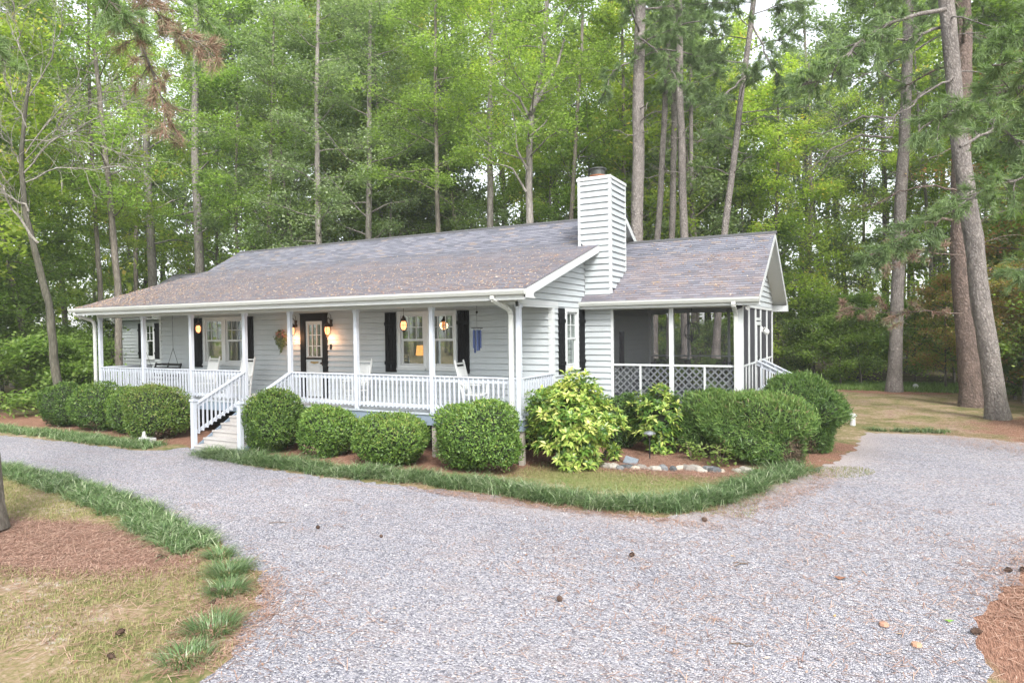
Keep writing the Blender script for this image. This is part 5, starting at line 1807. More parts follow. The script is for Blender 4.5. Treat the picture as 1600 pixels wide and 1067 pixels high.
class Tubes:
    def __init__(s): s.V = []; s.F = []; s.n = 0

    def add(s, pts, rad, k=6, rough=0, rng=None):
        pts = np.asarray(pts, float); m = len(pts)
        d = np.gradient(pts, axis=0); d /= np.linalg.norm(d, axis=1, keepdims=True) + 1e-9
        ref = np.where(np.abs(d[:, 2:3]) < .9, np.array([[0, 0, 1.]]), np.array([[1., 0, 0]]))
        x = np.cross(d, ref); x /= np.linalg.norm(x, axis=1, keepdims=True) + 1e-9
        y = np.cross(d, x)
        a = np.arange(k) * 2 * np.pi / k
        rad = np.asarray(rad, float)[:, None] * np.ones((m, k))
        if rough: rad = rad * (1 + rng.normal(0, rough, (m, k)))
        ring = pts[:, None] + rad[..., None] * (np.cos(a)[None, :, None] * x[:, None] + np.sin(a)[None, :, None] * y[:, None])
        s.V.append(ring.reshape(-1, 3))
        ii = np.arange(m * k).reshape(m, k) + s.n
        s.F.append(np.stack([ii[:-1], np.roll(ii[:-1], -1, 1), np.roll(ii[1:], -1, 1), ii[1:]], -1).reshape(-1, 4))
        s.n += m * k

    def mesh(s, name, m):
        return npmesh(name, np.concatenate(s.V), np.concatenate(s.F), m, smooth=True)


def wander(p, d, L, n, rng, amp=.18, grav=0.0):
    pts = [np.array(p, float)]; d = np.array(d, float)
    for i in range(n):
        d = d + rng.normal(0, amp, 3); d[2] += grav; d /= np.linalg.norm(d)
        pts.append(pts[-1] + d * L / n)
    return np.array(pts), d


def trunk_curve(pts, r0, rng, flare=1.5, rtop=.35, n=28):
    c = spline(pts, n)
    t = np.linspace(0, 1, n)
    c[:, :2] += np.cumsum(rng.normal(0, .012, (n, 2)), 0) * (t[:, None] > .05)
    h = (c[:, 2] - c[0, 2])
    r = r0 * (1 - (1 - rtop) * t) * (1 + (flare - 1) * np.exp(-h / .45))
    return c, r


def broadleaf(name, pts, r0, seed, label, cat='tree', group=None, zc=3.0, spread=3.2, nl=26, leaf=.13, nleaf=9000, mt='leafA', bk='bark_grey', extra=(), lobes=(.8, .5), lim_up=.35, kside=10, tm=.5, droop=0, lmin=0.35):
    rng = np.random.default_rng(seed)
    pts = np.array(pts, float); org = pts[0].copy(); org[2] = max(org[2], GZ)
    pts = pts - org
    tr, rad = trunk_curve(pts, r0, rng)
    T = Tubes(); T.add(tr, rad, kside, .03, rng)
    tips = []
    H = tr[-1, 2]
    paths = []
    for e in extra:      # explicit limbs (world points, r)
        q = spline(np.array(e[0]) - org, 10); T.add(q, np.linspace(e[1], e[1] * .35, 10), 7); paths.append(q[4:])
        tips += [q[-1], q[-2], q[-4]]
    zs_ = np.linspace(zc, H * .98, nl) + rng.normal(0, .25, nl)
    for i, z in enumerate(zs_):
        j = int(np.clip(np.searchsorted(tr[:, 2], z), 1, len(tr) - 1)); p = tr[j - 1] + (tr[j] - tr[j - 1]) * np.clip((z - tr[j - 1, 2]) / (tr[j, 2] - tr[j - 1, 2] + 1e-6), 0, 1)
        t = (z - zc) / (H - zc + 1e-6)
        L = spread * (lmin + (1 - lmin) * math.sin(math.pi * min(1, .25 + .75 * t))) * rng.uniform(.6, 1.15)
        az = i * 2.4 + rng.normal(0, .5)
        d = np.array([math.cos(az), math.sin(az), rng.normal(lim_up, .15)])
        q, dd = wander(p, d / np.linalg.norm(d), L, 6, rng, .16, .02 - droop)
        T.add(q, np.linspace(max(.018, rad[j] * .33), .012, 7), 5)
        paths.append(q[2:]); tips += [q[-1], q[-2], q[3]]
        for b in range(4):
            jj = rng.integers(2, 6)
            d2 = dd + rng.normal(0, .7, 3); d2[2] = abs(d2[2]) * .4 - droop; d2 /= np.linalg.norm(d2)
            q2, _ = wander(q[jj], d2, L * rng.uniform(.25, .5), 4, rng, .2, -droop)
            T.add(q2, np.linspace(.014, .005, 5), 4); tips += [q2[-1], q2[-2]]
    tips = np.array(tips)
    k = rng.integers(0, len(tips), nleaf)
    ct = rng.normal(tm, .17, len(tips))
    sz = rng.uniform(.6, 1.3, len(tips)) * lobes[0]
    off = rng.normal(0, 1, (nleaf, 3)) * np.array([1, 1, lobes[1]]) * sz[k][:, None] * .5
    P = tips[k] + off
    leaf = leaf * 1.22
    P[:, 2] -= .10 * (off[:, 0] ** 2 + off[:, 1] ** 2)
    V, F = leaf_quads(P, leaf * rng.uniform(.6, 1.3, nleaf), leaf * .62 * rng.uniform(.7, 1.2, nleaf), np.array([[0, 0, 1.]]), rng, jitter=.5)
    e = empty(name, tuple(org), label, cat, group)
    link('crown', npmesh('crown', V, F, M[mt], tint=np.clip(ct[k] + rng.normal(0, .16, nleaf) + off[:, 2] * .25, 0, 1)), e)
    link('trunk', T.mesh('trunk', M[bk]), e)
    return e


def needle_tufts(P, D_, nn, L, wd, rng):
    """bundles of needles fanning out from twig points P along D_"""
    n = len(P); idx = np.repeat(np.arange(n), nn)
    d = D_[idx] * .9 + rng.normal(0, .62, (n * nn, 3)); d /= np.linalg.norm(d, axis=1, keepdims=True)
    Ls = L * rng.uniform(.6, 1.15, n * nn)[:, None]
    s_ = np.cross(d, rng.normal(0, 1, (n * nn, 3))); s_ /= np.linalg.norm(s_, axis=1, keepdims=True) + 1e-9
    a = P[idx] + rng.normal(0, .015, (n * nn, 3))
    b = a + d * Ls; b[:, 2] -= .12 * Ls[:, 0]
    V = np.stack([a - s_ * wd / 2, a + s_ * wd / 2, b + s_ * wd * .3, b - s_ * wd * .3], 1).reshape(-1, 3)
    return V, np.arange(4 * n * nn).reshape(-1, 4), idx


def bough(T, q, rad0, rng, tufts, L2=.7, nb=12, start=.25, grav=-.02, tpb=5, flatten=.4):
    """side twigs with needle tufts along limb polyline q"""
    m = len(q)
    for b in range(nb):
        t = start + (1 - start) * (b + rng.random()) / nb
        j = min(int(t * (m - 1)), m - 2); p = q[j] + (q[j + 1] - q[j]) * (t * (m - 1) - j)
        ax = q[j + 1] - q[j]; ax /= np.linalg.norm(ax)
        d = ax * .8 + rng.normal(0, .8, 3) * np.array([1, 1, flatten]); d /= np.linalg.norm(d)
        w_, dd = wander(p, d, L2 * rng.uniform(.5, 1.2) * (1.25 - .6 * t), 4, rng, .2, grav)
        T.add(w_, np.linspace(rad0 * .35, .004, 5), 4)
        for k in range(tpb):
            u = rng.uniform(.35, 1); jj = min(int(u * 4), 3); pp = w_[jj] + (w_[jj + 1] - w_[jj]) * (u * 4 - jj)
            dv = w_[jj + 1] - w_[jj]; dv /= np.linalg.norm(dv) + 1e-9
            tufts.append((pp, dv))
        tufts.append((w_[-1], dd))


def pine(name, pts, r0, seed, label, zc=7, zdead=3.5, spread=2.6, nl=22, bk='bark_pine', mt='needle', extra=(), dead=8, nn=16, needle=.24, wd=.02, group=None, kside=14, rtop=.45, tpb=6, flare=1.35):
    rng = np.random.default_rng(seed)
    pts = np.array(pts, float); org = pts[0].copy(); org[2] = max(org[2], GZ); pts = pts - org
    tr, rad = trunk_curve(pts, r0, rng, flare, rtop, 36)
    T = Tubes(); T.add(tr, rad, kside, .035, rng)
    tufts = []; tb = []
    H = tr[-1, 2]

    def tp(z):
        j = int(np.clip(np.searchsorted(tr[:, 2], z), 1, len(tr) - 1)); return tr[j], rad[j]
    for i in range(nl):
        z = zc + (H - zc) * (i + rng.random()) / nl
        p, r_ = tp(z); az = i * 2.4 + rng.normal(0, .4)
        d = np.array([math.cos(az), math.sin(az), rng.normal(.18, .15)]); d /= np.linalg.norm(d)
        q, _ = wander(p, d, spread * rng.uniform(.6, 1.1), 7, rng, .12, .0)
        T.add(q, np.linspace(max(.02, r_ * .25), .01, 8), 5)
        bough(T, q, .03, rng, tufts, .85, 15, tpb=tpb)
    for i in range(dead):
        z = zdead + (zc - zdead) * (i + rng.random()) / max(dead, 1)
        p, r_ = tp(z); az = rng.uniform(0, 6.28); d = np.array([math.cos(az), math.sin(az), rng.normal(.05, .2)]); d /= np.linalg.norm(d)
        q, dd = wander(p, d, spread * rng.uniform(.2, .75), 6, rng, .22, -.02)
        T.add(q, np.linspace(.03, .008, 7), 5)
        for b in range(3):
            d2 = dd + rng.normal(0, .6, 3); d2 /= np.linalg.norm(d2); q2, _ = wander(q[rng.integers(2, 6)], d2, .6 * rng.uniform(.5, 1.4), 4, rng, .25, -.02); T.add(q2, np.linspace(.012, .004, 5), 4)
    brown = []
    for e in extra:     # (world pts, r, nb, twig length, kind)
        q = spline(np.array(e[0]) - org, 14); q[1:-1] += rng.normal(0, .03, (12, 3))
        T.add(q, np.linspace(e[1], e[1] * .25, 14), 7)
        if e[4] == 'dead':
            for b in range(e[2]):
                ax = q[-1] - q[0]; ax /= np.linalg.norm(ax); d2 = ax * .7 + rng.normal(0, .6, 3); d2 /= np.linalg.norm(d2)
                q2, dd = wander(q[rng.integers(4, 13)], d2, e[3] * rng.uniform(.4, 1.2), 6, rng, .22, -.01); T.add(q2, np.linspace(.014, .004, 7), 4)
                for c in range(2):
                    d3 = dd + rng.normal(0, .7, 3); d3 /= np.linalg.norm(d3); q3, _ = wander(q2[rng.integers(2, 6)], d3, e[3] * .4, 4, rng, .25); T.add(q3, np.linspace(.007, .003, 5), 3)
        else:
            bough(T, q, e[1], rng, tufts if e[4] == 'green' else brown, e[3], e[2], start=.2, tpb=8)
    en = empty(name, tuple(org), label, 'pine tree', group)
    for lst, mm, nm in ((tufts, M[mt], 'crown'), (brown, M['needle_brown'], 'browning_needles')):
        if not lst: continue
        P = np.array([a for a, b in lst]); D_ = np.array([b for a, b in lst])
        V, F, idx = needle_tufts(P, D_, nn, needle, wd, rng)
        ct = rng.normal(.5, .2, len(P))
        link(nm, npmesh(nm, V, F, mm, tint=np.clip(ct[idx] + rng.normal(0, .12, len(idx)), 0, 1)), en)
    link('trunk', T.mesh('trunk', M[bk]), en)
    return en


A = lambda L, d: [tuple(at(a, b, d)) for a, b in L]
G_ = GZ - .2
# --- big pines on the right
pine('pine_tree', [(8.3, 22.43, GZ), (8.51, 22.68, 5.87), (8.79, 22.97, 12.32), (8.99, 23.19, 18.04), (9.1, 23.33, 23)], .30, 201,
     'straight grey pine standing alone on the side yard', zc=15, zdead=6.5, spread=3.6, nl=16, dead=10, rtop=.6,
     extra=[(A([(1398, 185), (1350, 182), (1310, 200), (1275, 215)], 30.5), .06, 16, 1.6, 'dead'), (A([(1394, 215), (1350, 210), (1300, 232), (1260, 268)], 29.5), .06, 16, 1.5, 'dead'),
            (A([(1393, 237), (1345, 232), (1300, 250), (1262, 285)], 31), .05, 12, 1.2, 'dead'), (A([(1410, 130), (1370, 110), (1330, 125)], 30.5), .05, 10, 1.3, 'dead'), (A([(1420, 165), (1450, 140), (1470, 120)], 31), .05, 8, 1.2, 'dead')])
pine('pine_tree', [(10.74, 17.03, GZ), (10.45, 16.96, 2.5), (10.30, 16.95, 5.2), (10.33, 17.0, 8.35), (10.4, 17.12, 12.18), (10.5, 17.3, 22)], .40, 202,
     'thick reddish-brown pine left behind the leaning one at the yard corner', zc=11, zdead=4.5, spread=3.4, nl=14, dead=12, bk='bark_red', kside=18, rtop=.5,
     extra=[(A([(1500, 300), (1450, 290), (1400, 300), (1350, 330)], 24), .04, 14, 1.3, 'dead'), (A([(1505, 490), (1440, 485), (1380, 490), (1320, 480)], 24.5), .03, 12, 1.0, 'brown'), (A([(1505, 400), (1440, 395), (1380, 410)], 24.5), .03, 10, 1.0, 'brown'),
            (A([(1500, 340), (1440, 350), (1390, 385), (1350, 405)], 20.5), .05, 34, .9, 'green')])
pine('pine_tree', [(10.96, 13.23, GZ), (10.3, 12.99, 4.37), (9.75, 12.78, 8.76), (9.58, 12.74, 10.73), (9.34, 12.66, 13.21), (9.0, 12.5, 20)], .30, 203,
     'leaning pine with furrowed bark, rightmost of the yard corner pair', zc=14, zdead=7, spread=3.2, nl=12, dead=6, kside=18, rtop=.6,
     extra=[(A([(1478, 15), (1400, 32), (1340, 68), (1285, 125), (1240, 135)], 20.5), .07, 46, 1.1, 'green'), (A([(1485, 40), (1420, 58), (1350, 70), (1300, 80)], 22), .06, 36, 1.0, 'green'),
            (A([(1490, 120), (1440, 150), (1420, 170), (1370, 195)], 21.5), .04, 10, 1.0, 'dead'), (A([(1500, 230), (1560, 200), (1620, 240)], 19), .05, 34, 1.0, 'green')])
# pine out of the frame on the right whose boughs reach in
pine('pine_tree', [(15.2, -.2, GZ), (15.3, -.1, 5), (15.2, .1, 10), (15.1, .2, 15)], .30, 204, 'near pine beyond the right edge of the view with boughs reaching in', zc=10, spread=3.0, nl=8, dead=2, nn=16, needle=.17, wd=.009, tpb=7,
     extra=[(A([(1750, 60), (1640, 98), (1580, 100), (1550, 102)], 10.5), .045, 20, .55, 'green'), (A([(1760, 150), (1600, 130), (1500, 170), (1440, 200)], 11), .04, 46, .75, 'green'),
            (A([(1760, 260), (1620, 270), (1530, 300), (1490, 330)], 11.5), .035, 40, .75, 'green'), (A([(1760, 40), (1650, 30), (1560, 70)], 11), .035, 34, .75, 'green'), (A([(1740, 380), (1650, 400), (1585, 430)], 12), .03, 24, .7, 'green')])
# left foreground pine at the frame edge, limb hanging in from above
pine('pine_tree', [(-5.42, -8.25, GZ), (-5.68, -8.3, .3), (-6.1, -8.3, 1.8), (-6.9, -8.3, 5), (-7.2, -8.3, 9), (-7.2, -8.2, 13)], .33, 205, 'close pine trunk at the left edge of the view beside the straw patch', zc=9, spread=2.6, nl=6, dead=2, bk='bark_dark', kside=20, flare=1.1, nn=16, needle=.15, wd=.007, tpb=7,
     extra=[(A([(-60, -260), (80, -120), (180, 10), (235, 100), (256, 160), (258, 215)], 9.5), .035, 40, .55, 'brown'), (A([(60, -150), (190, -20), (280, 50), (335, 90)], 10), .025, 34, .5, 'brown'), (A([(80, -120), (160, -10), (205, 40)], 9), .02, 24, .45, 'green'), (A([(-120, -40), (-30, 60), (25, 110)], 10), .02, 24, .45, 'green'),
            (A([(100, -160), (230, -30), (300, 10), (350, 60)], 11), .02, 26, .5, 'green')])
# --- tall pines behind the roof
pine('pine_tree', A([(994, 560), (994, 372), (999, 112), (1005, -120)], 29), .29, 206, 'thick pale pine trunk rising directly right of the chimney', zc=13, zdead=9, spread=3.0, nl=10, bk='bark_pine', rtop=.75, extra=[(A([(1002, 90), (960, 110), (940, 150)], 28.5), .04, 12, .7, 'green'), (A([(1000, 60), (1040, 90), (1070, 150)], 28), .04, 16, .7, 'green')])
PG = 'slender pines behind the screened porch roof'
pine('pine_tree', A([(1022, 560), (1027, 367), (1040, 100), (1048, -110)], 33), .17, 207, 'slim pine leaning slightly right, nearest to the thick trunk by the chimney', zc=14, zdead=9, nl=10, group=PG, rtop=.7)
pine('pine_tree', A([(1047, 560), (1049, 367), (1053, 180), (1055, -110)], 34), .18, 208, 'straight slim pine, middle of the three right of the chimney', zc=14.5, zdead=9, nl=10, group=PG, rtop=.7)
pine('pine_tree', A([(1072, 560), (1070, 367), (1066, 180), (1062, -110)], 31), .20, 209, 'straight pine, right of the three close trunks behind the porch ridge', zc=12, zdead=8, nl=14, group=PG, rtop=.7)
pine('pine_tree', A([(1084, 560), (1083, 367), (1082, 180), (1080, -60)], 40), .15, 210, 'thin distant pine half hidden behind the close trio', zc=12, zdead=8, nl=12, group=PG, rtop=.7)
pine('pine_tree', A([(1118, 560), (1132, 362), (1151, 214), (1176, 30), (1195, -110)], 30), .17, 211, 'pine curving to the right above the screened porch roof', zc=10.5, zdead=8, nl=16, spread=3.0, group=PG, rtop=.6,
     extra=[(A([(1176, 40), (1200, 90), (1230, 150)], 28), .04, 16, .8, 'green'), (A([(1165, 120), (1130, 150), (1110, 200)], 28), .04, 14, .8, 'green')])
BG = 'broadleaf trees behind the house'
broadleaf('broadleaf_tree', A([(241, 640), (241, 443), (232, 258), (226, 100), (224, -110)], 44), .34, 301, 'forked grey tree behind the left end of the roof', group=BG, zc=9, spread=4.6, nl=26, nleaf=17000, leaf=.16, extra=[(A([(233, 262), (205, 215), (185, 120), (160, 60), (140, -40)], 43.6), .2)])
broadleaf('broadleaf_tree', A([(312, 640), (312, 424), (303, 234), (305, 70), (310, -110)], 43), .36, 302, 'stout grey trunk rising over the roof left of the big leafy crowns', group=BG, zc=9.5, spread=4.2, nl=24, nleaf=16000, leaf=.16, mt='leafA')
broadleaf('broadleaf_tree', A([(186, 640), (186, 462), (169, 272), (150, 90), (148, -110)], 30), .17, 303, 'dark slim tree crossing behind the left gutter end', group=BG, zc=8.5, spread=2.8, nl=26, nleaf=13000, bk='bark_dark', mt='leafA')
broadleaf('broadleaf_tree', A([(158, 640), (157, 455), (145, 280), (140, 120), (138, -60)], 33), .14, 304, 'thin dark trunk left of the forked grey tree', group=BG, zc=8.5, nl=22, nleaf=12000, bk='bark_dark', mt='leafY')
broadleaf('broadleaf_tree', A([(370, 600), (370, 389), (368, 300), (372, 100)], 40), .15, 305, 'slender dark tree right of the stout trunk over the roof', group=BG, zc=9, nl=20, nleaf=11000, bk='bark_dark', mt='leafA')
broadleaf('broadleaf_tree', A([(419, 600), (419, 384), (420, 310), (424, 20)], 39), .16, 306, 'slender tree under the grey-green crown over the left roof half', group=BG, zc=5.2, spread=3.6, nl=28, nleaf=17000, bk='bark_dark', mt='leafB', lobes=(.9, .4))
broadleaf('broadleaf_tree', A([(499, 600), (497, 375), (492, 188), (497, -60)], 37), .22, 307, 'tall tree with silvery green crown hanging over the middle of the roof', group=BG, zc=5.4, spread=3.9, nl=32, nleaf=21000, mt='leafB', lobes=(.9, .4), droop=.01)
broadleaf('broadleaf_tree', A([(455, 600), (457, 375), (446, 300), (430, 120)], 39), .12, 308, 'small bent tree between the two silvery crowns', group=BG, zc=5, nl=22, nleaf=12000, bk='bark_dark', mt='leafA')
broadleaf('broadleaf_tree', A([(577, 600), (577, 370), (576, 180), (578, -60)], 38), .24, 309, 'broad grey trunk veiled by silvery leaves over the roof centre', group=BG, zc=8, spread=4, nl=28, nleaf=17000, mt='leafB')
broadleaf('broadleaf_tree', A([(687, 600), (685, 360), (682, 255), (678, -20)], 35), .18, 310, 'dark trunk with bright green crown left of the crooked tree', group=BG, zc=10, spread=3.8, nl=28, nleaf=17000, bk='bark_dark', mt='leafA', tm=.6)
broadleaf('broadleaf_tree', A([(766, 600), (766, 352), (764, 187), (768, -60)], 36), .24, 311, 'straight brown grey trunk behind the crooked branching tree', group=BG, zc=11, spread=3.8, nl=24, nleaf=16000, mt='leafY')
broadleaf('broadleaf_tree', A([(828, 600), (826, 345), (826, 225), (830, 172), (846, 110), (852, 40), (855, -60)], 30), .23, 312, 'crooked branching tree left of the chimney with its dark limbs showing', group=BG, zc=10, spread=3.6, nl=22, nleaf=14000, mt='leafA', tm=.6,
          extra=[(A([(829, 175), (850, 140), (870, 105), (882, 62)], 29.6), .12), (A([(825, 215), (850, 195), (865, 172)], 29.8), .05), (A([(824, 265), (808, 235), (805, 200), (800, 170)], 29.7), .07), (A([(822, 300), (800, 262), (770, 255), (755, 245)], 29.5), .06), (A([(825, 180), (810, 150), (790, 140), (775, 110)], 29.8), .07)])
broadleaf('broadleaf_tree', A([(892, 600), (892, 337), (901, 187), (909, 94), (912, -70)], 37), .17, 313, 'dark thin tree seen just above and left of the chimney', group=BG, zc=8, spread=3.0, nl=20, nleaf=10000, bk='bark_dark', mt='leafA')
broadleaf('broadleaf_tree', A([(172, 640), (181, 440), (172, 380), (160, 200)], 34), .10, 314, 'thin pale sapling stem between the dark trunks at the left gutter', group=BG, zc=7.5, spread=2.4, nl=16, nleaf=7000, mt='leafY')
broadleaf('broadleaf_tree', [(3.72, 35.85, GZ), (3.79, 35.95, 5.98), (3.92, 36.13, 11.24), (3.86, 36.28, 20.02)], .18, 315, 'slim tree in yellow-green leaf beyond the screened porch gable', group=BG, zc=3.4, spread=4.2, nl=34, nleaf=20000, mt='leafY', bk='bark_dark')
broadleaf('broadleaf_tree', [(7.16, 41.02, GZ), (7.16, 41.02, 2), (7.1, 41.24, 11.81), (7.03, 41.3, 18)], .16, 316, 'slim bright leafed tree deep behind the lone grey pine', group=BG, zc=2.6, spread=4.4, nl=34, nleaf=20000, mt='leafY', bk='bark_dark')
broadleaf('broadleaf_tree', [(13.6, 22.4, GZ), (13.5, 22.4, 4.39), (13.3, 22.4, 10.4), (13.5, 22.6, 14.5)], .15, 317, 'young tree with orange-tinged leaves at the right edge', group=BG, zc=2.2, spread=3.4, nl=30, nleaf=15000, mt='leafO', bk='bark_red', tm=.55)
# --- bare branching tree on the left
rng = np.random.default_rng(77)


def bare_tree():
    B_D = 25.0
    pts = np.array([(0, 0, 0)] + A([(97, 640), (84, 560), (78, 480), (60, 400), (40, 330), (35, 250), (50, 110)], B_D))
    pts[0] = (pts[1][0] + .02, pts[1][1], GZ - .15)
    org = pts[0].copy(); org[2] = GZ; pts = pts - org
    tr, rad = trunk_curve(pts, .17, rng, 1.4, .3)
    T = Tubes(); T0 = Tubes(); T0.add(tr, rad, 12, .05, rng)
    limbs = [([(45, 330), (10, 300), (-30, 260)], .05), ([(60, 380), (20, 330), (0, 290), (-40, 270)], .05), ([(38, 270), (80, 225), (140, 190), (185, 170)], .028), ([(40, 285), (90, 262), (150, 262), (205, 262)], .024), ([(40, 240), (75, 190), (110, 150), (140, 110)], .026),
             ([(42, 200), (20, 150), (0, 90)], .026), ([(38, 220), (95, 215), (150, 225), (190, 240)], .020), ([(46, 150), (75, 100), (95, 50), (100, 0)], .026), ([(48, 120), (30, 60), (20, 0)], .026), ([(36, 260), (10, 220), (-20, 190)], .024), ([(40, 250), (60, 230), (110, 180), (180, 150)], .02)]
    tips = []
    for L, r_ in limbs:
        q = spline(np.array([at(a, b, B_D - .5 * i) for i, (a, b) in enumerate(L)]) - org, 10); q[1:] += rng.normal(0, .04, (9, 3)); T.add(q, np.linspace(r_ * 1.15, .009, 10), 6)
        for b in range(20):
            j = rng.integers(2, 10); ax = q[-1] - q[0]; ax /= np.linalg.norm(ax); d = ax + rng.normal(0, .5, 3); d /= np.linalg.norm(d)
            q2, dd = wander(q[j], d, rng.uniform(.8, 2.2), 6, rng, .16, .01); T.add(q2, np.linspace(.010, .005, 7), 4)
            for c in range(3):
                d3 = dd + rng.normal(0, .5, 3); d3 /= np.linalg.norm(d3); q3, _ = wander(q2[rng.integers(2, 7)], d3, rng.uniform(.3, .7), 4, rng, .2); T.add(q3, np.linspace(.007, .004, 5), 3); tips.append(q3[-1])
    e = empty('bare_tree', tuple(org), 'small tree with a fan of bleached bare twigs at the far left', 'tree')
    link('trunk', T0.mesh('trunk', M['bark_moss']), e); link('twigs', T.mesh('twigs', M['bark_pale']), e)


bare_tree()
broadleaf('broadleaf_tree', A([(58, 640), (50, 600), (30, 480), (0, 340), (-30, 180)], 31), .16, 321, 'dark leaning tree behind the bare twiggy one at the far left', group='trees left of the house', zc=4.5, spread=3.2, nl=22, nleaf=11000, bk='bark_dark', mt='leafD')

# --- woods filler: shared meshes
TV = []
HT = [(15, 'leafA', 'bark_grey', .9), (16, 'leafY', 'bark_dark', .9), (17, 'leafB', 'bark_dark', .9), (21, 'leafA', 'bark_dark', 1.0), (22, 'leafY', 'bark_grey', 1.0)]
FG = 'slim trees crowding the wood behind the house'
LB = ['mid green wood tree among the many behind the house', 'yellow green wood tree among the many behind the house', 'grey green wood tree among the many behind the house', 'tall mid green wood tree deep behind the house', 'tall yellow green wood tree deep behind the house']
rng = np.random.default_rng(500)
protos = []
for i, (h, ml, bk, lo) in enumerate(HT):
    dx = rng.normal(0, .4, 2)
    protos.append(broadleaf('wood_tree', [(0, 0, GZ), (.1, 0, h * .3), (dx[0], dx[1], h * .7), (dx[0] * 1.5, dx[1] * 1.5, h)], .13 + .02 * (i % 3), 510 + i, LB[i], 'tree', FG, zc=[3.2, 2.8, 3.0, 5, 4.5][i], spread=3.7, nl=[34, 34, 34, 40, 40][i], nleaf=[22000, 22000, 22000, 27000, 27000][i], leaf=.17, mt=ml, bk=bk, kside=8))
used = set()
ZN = [(80, 'beyond the bare tree at far left'), (220, 'behind the left gutter end'), (360, 'over the left end of the roof'), (520, 'over the left half of the roof'), (660, 'over the middle of the roof'), (800, 'over the right half of the roof'), (930, 'just left of the chimney'), (1020, 'behind the thick pine by the chimney'), (1125, 'behind the close trio of pines'), (1230, 'over the screened porch gable'), (1330, 'beyond the gable and the yard'), (1430, 'behind the lone grey pine'), (1530, 'behind the leaning pine pair'), (9999, 'at the far right edge')]
KN = ['mid green', 'yellow green', 'grey green', 'tall mid green', 'tall yellow green']


def finish_labels(rows, noun):
    """rows: (object, kind words, px, d); labels made unique by order from the left"""
    g = {}
    for o, kd, px, d in rows:
        zn = next(t for lim, t in ZN if px < lim)
        g.setdefault(f'{kd} {noun} {zn}', []).append((px, d, o))
    for base, L in g.items():
        L.sort(key=lambda q: q[0])
        for i, (px, d, o) in enumerate(L):
            o['label'] = base if len(L) == 1 else f"{['first', 'second', 'third', 'fourth', 'fifth', 'sixth', 'seventh'][i]} {base}, from the left"


frows = []
spots = []
for px, d in [(0, 34), (75, 50), (-40, 33), (50, 45), (205, 56), (255, 58), (345, 50), (395, 45), (445, 42), (530, 44), (610, 42), (650, 46), (725, 43), (790, 46), (860, 44), (930, 42), (965, 48), (1015, 45), (1060, 50), (1110, 44), (1165, 42), (1215, 40), (1262, 48), (1385, 50), (1455, 44), (1535, 46), (1590, 40), (1640, 36), (40, 46), (150, 57), (300, 57), (480, 52), (560, 50), (700, 52), (820, 52), (900, 54), (1140, 52), (1310, 52), (1420, 54), (1560, 52), (540, 45), (640, 46), (730, 47), (600, 44), (-60, 26), (1660, 28), (980, 40), (1090, 41), (640, 50), (480, 46), (1040, 52), (20, 40), (880, 50), (1610, 30), (330, 62), (190, 62), (640, 60), (1000, 60), (1075, 58), (1180, 60)]:
    spots.append((px, d))
for i, (px, d) in enumerate(spots):
    k = i % 5
    p = at(px, 600, d)
    if k not in used: o = protos[k]; used.add(k)
    else: o = copy_tree(protos[k])
    frows.append((o, KN[k], px, d))
    s_ = rng.uniform(.85, 1.25)
    o.location = (p[0], p[1], GZ + (np.clip((p[1] - 26) / 60, 0, 1) * 2.0)); o.rotation_euler = (0, 0, rng.uniform(0, 6.28)); o.scale = (s_, s_, s_ * rng.uniform(.95, 1.15) * (1.25 if d > 44 else 1))
finish_labels(frows, 'wood tree')
# understory saplings and shrubs
UG = 'young trees and bushes at the edge of the wood'
UK = ['dark young', 'bright green young', 'yellowish bushy', 'low dark bushy', 'rusty orange young']
urows = []
UL = ['dark green young tree low in the wood', 'bright green young tree low in the wood', 'yellowish bush low in the wood', 'low dark bush at the foot of the wood', 'rusty orange young tree behind the leaning pine pair']
up = []
for i, (h, sp, nl, ml, zc) in enumerate([(4.8, 2.0, 22, 'leafD', .8), (4.0, 1.9, 20, 'leafA', .6), (3.0, 1.6, 18, 'leafY', .3), (2.0, 1.5, 16, 'leafD', .15), (6.0, 2.2, 26, 'leafO', .8)]):
    up.append(broadleaf('understory_tree', [(0, 0, GZ), (.1, .05, GZ + h * .5), (.05, .1, GZ + h)], .05, 540 + i, UL[i], 'young tree', UG, zc=zc, spread=sp, nl=nl, nleaf=10000, leaf=.11, mt=ml, bk='bark_dark', kside=6, lobes=(.6, .45)))
usedu = set(); i = 0
rng = np.random.default_rng(502)
for row, (d0, d1, n0) in enumerate([(33, 36, 20), (37, 42, 22), (27, 31, 6)]):
    for j in range(n0):
        px = -60 + 1740 * (j + rng.uniform(.1, .9)) / n0
        if row == 2: px = -40 + 200 * j / 6
        d = rng.uniform(d0, d1)
        if 60 < px < 1150 and row == 0 and px > 420: d += 2
        p = at(px, 600, d)
        if -27 < p[0] < 5.2 and p[1] < 14.2: continue
        if p[0] > 3 and p[1] < 24.5 and p[0] < 12.5: continue
        k = rng.choice([1, 2, 1, 2, 0]) if px > 1150 else (rng.integers(0, 4) if p[0] > -10 else rng.choice([0, 1, 3, 0]))  # right side favours brighter, yellower kinds: sunlit look put into leaf colour
        if k not in usedu: o = up[k]; usedu.add(k)
        else: o = copy_tree(up[k])
        urows.append((o, UK[k], px, d))
        s_ = rng.uniform(.8, 1.3); o.location = (p[0], p[1], GZ + (np.clip((p[1] - 26) / 60, 0, 1) * 2.0)); o.rotation_euler = (0, 0, rng.uniform(0, 6.28)); o.scale = (s_,) * 3
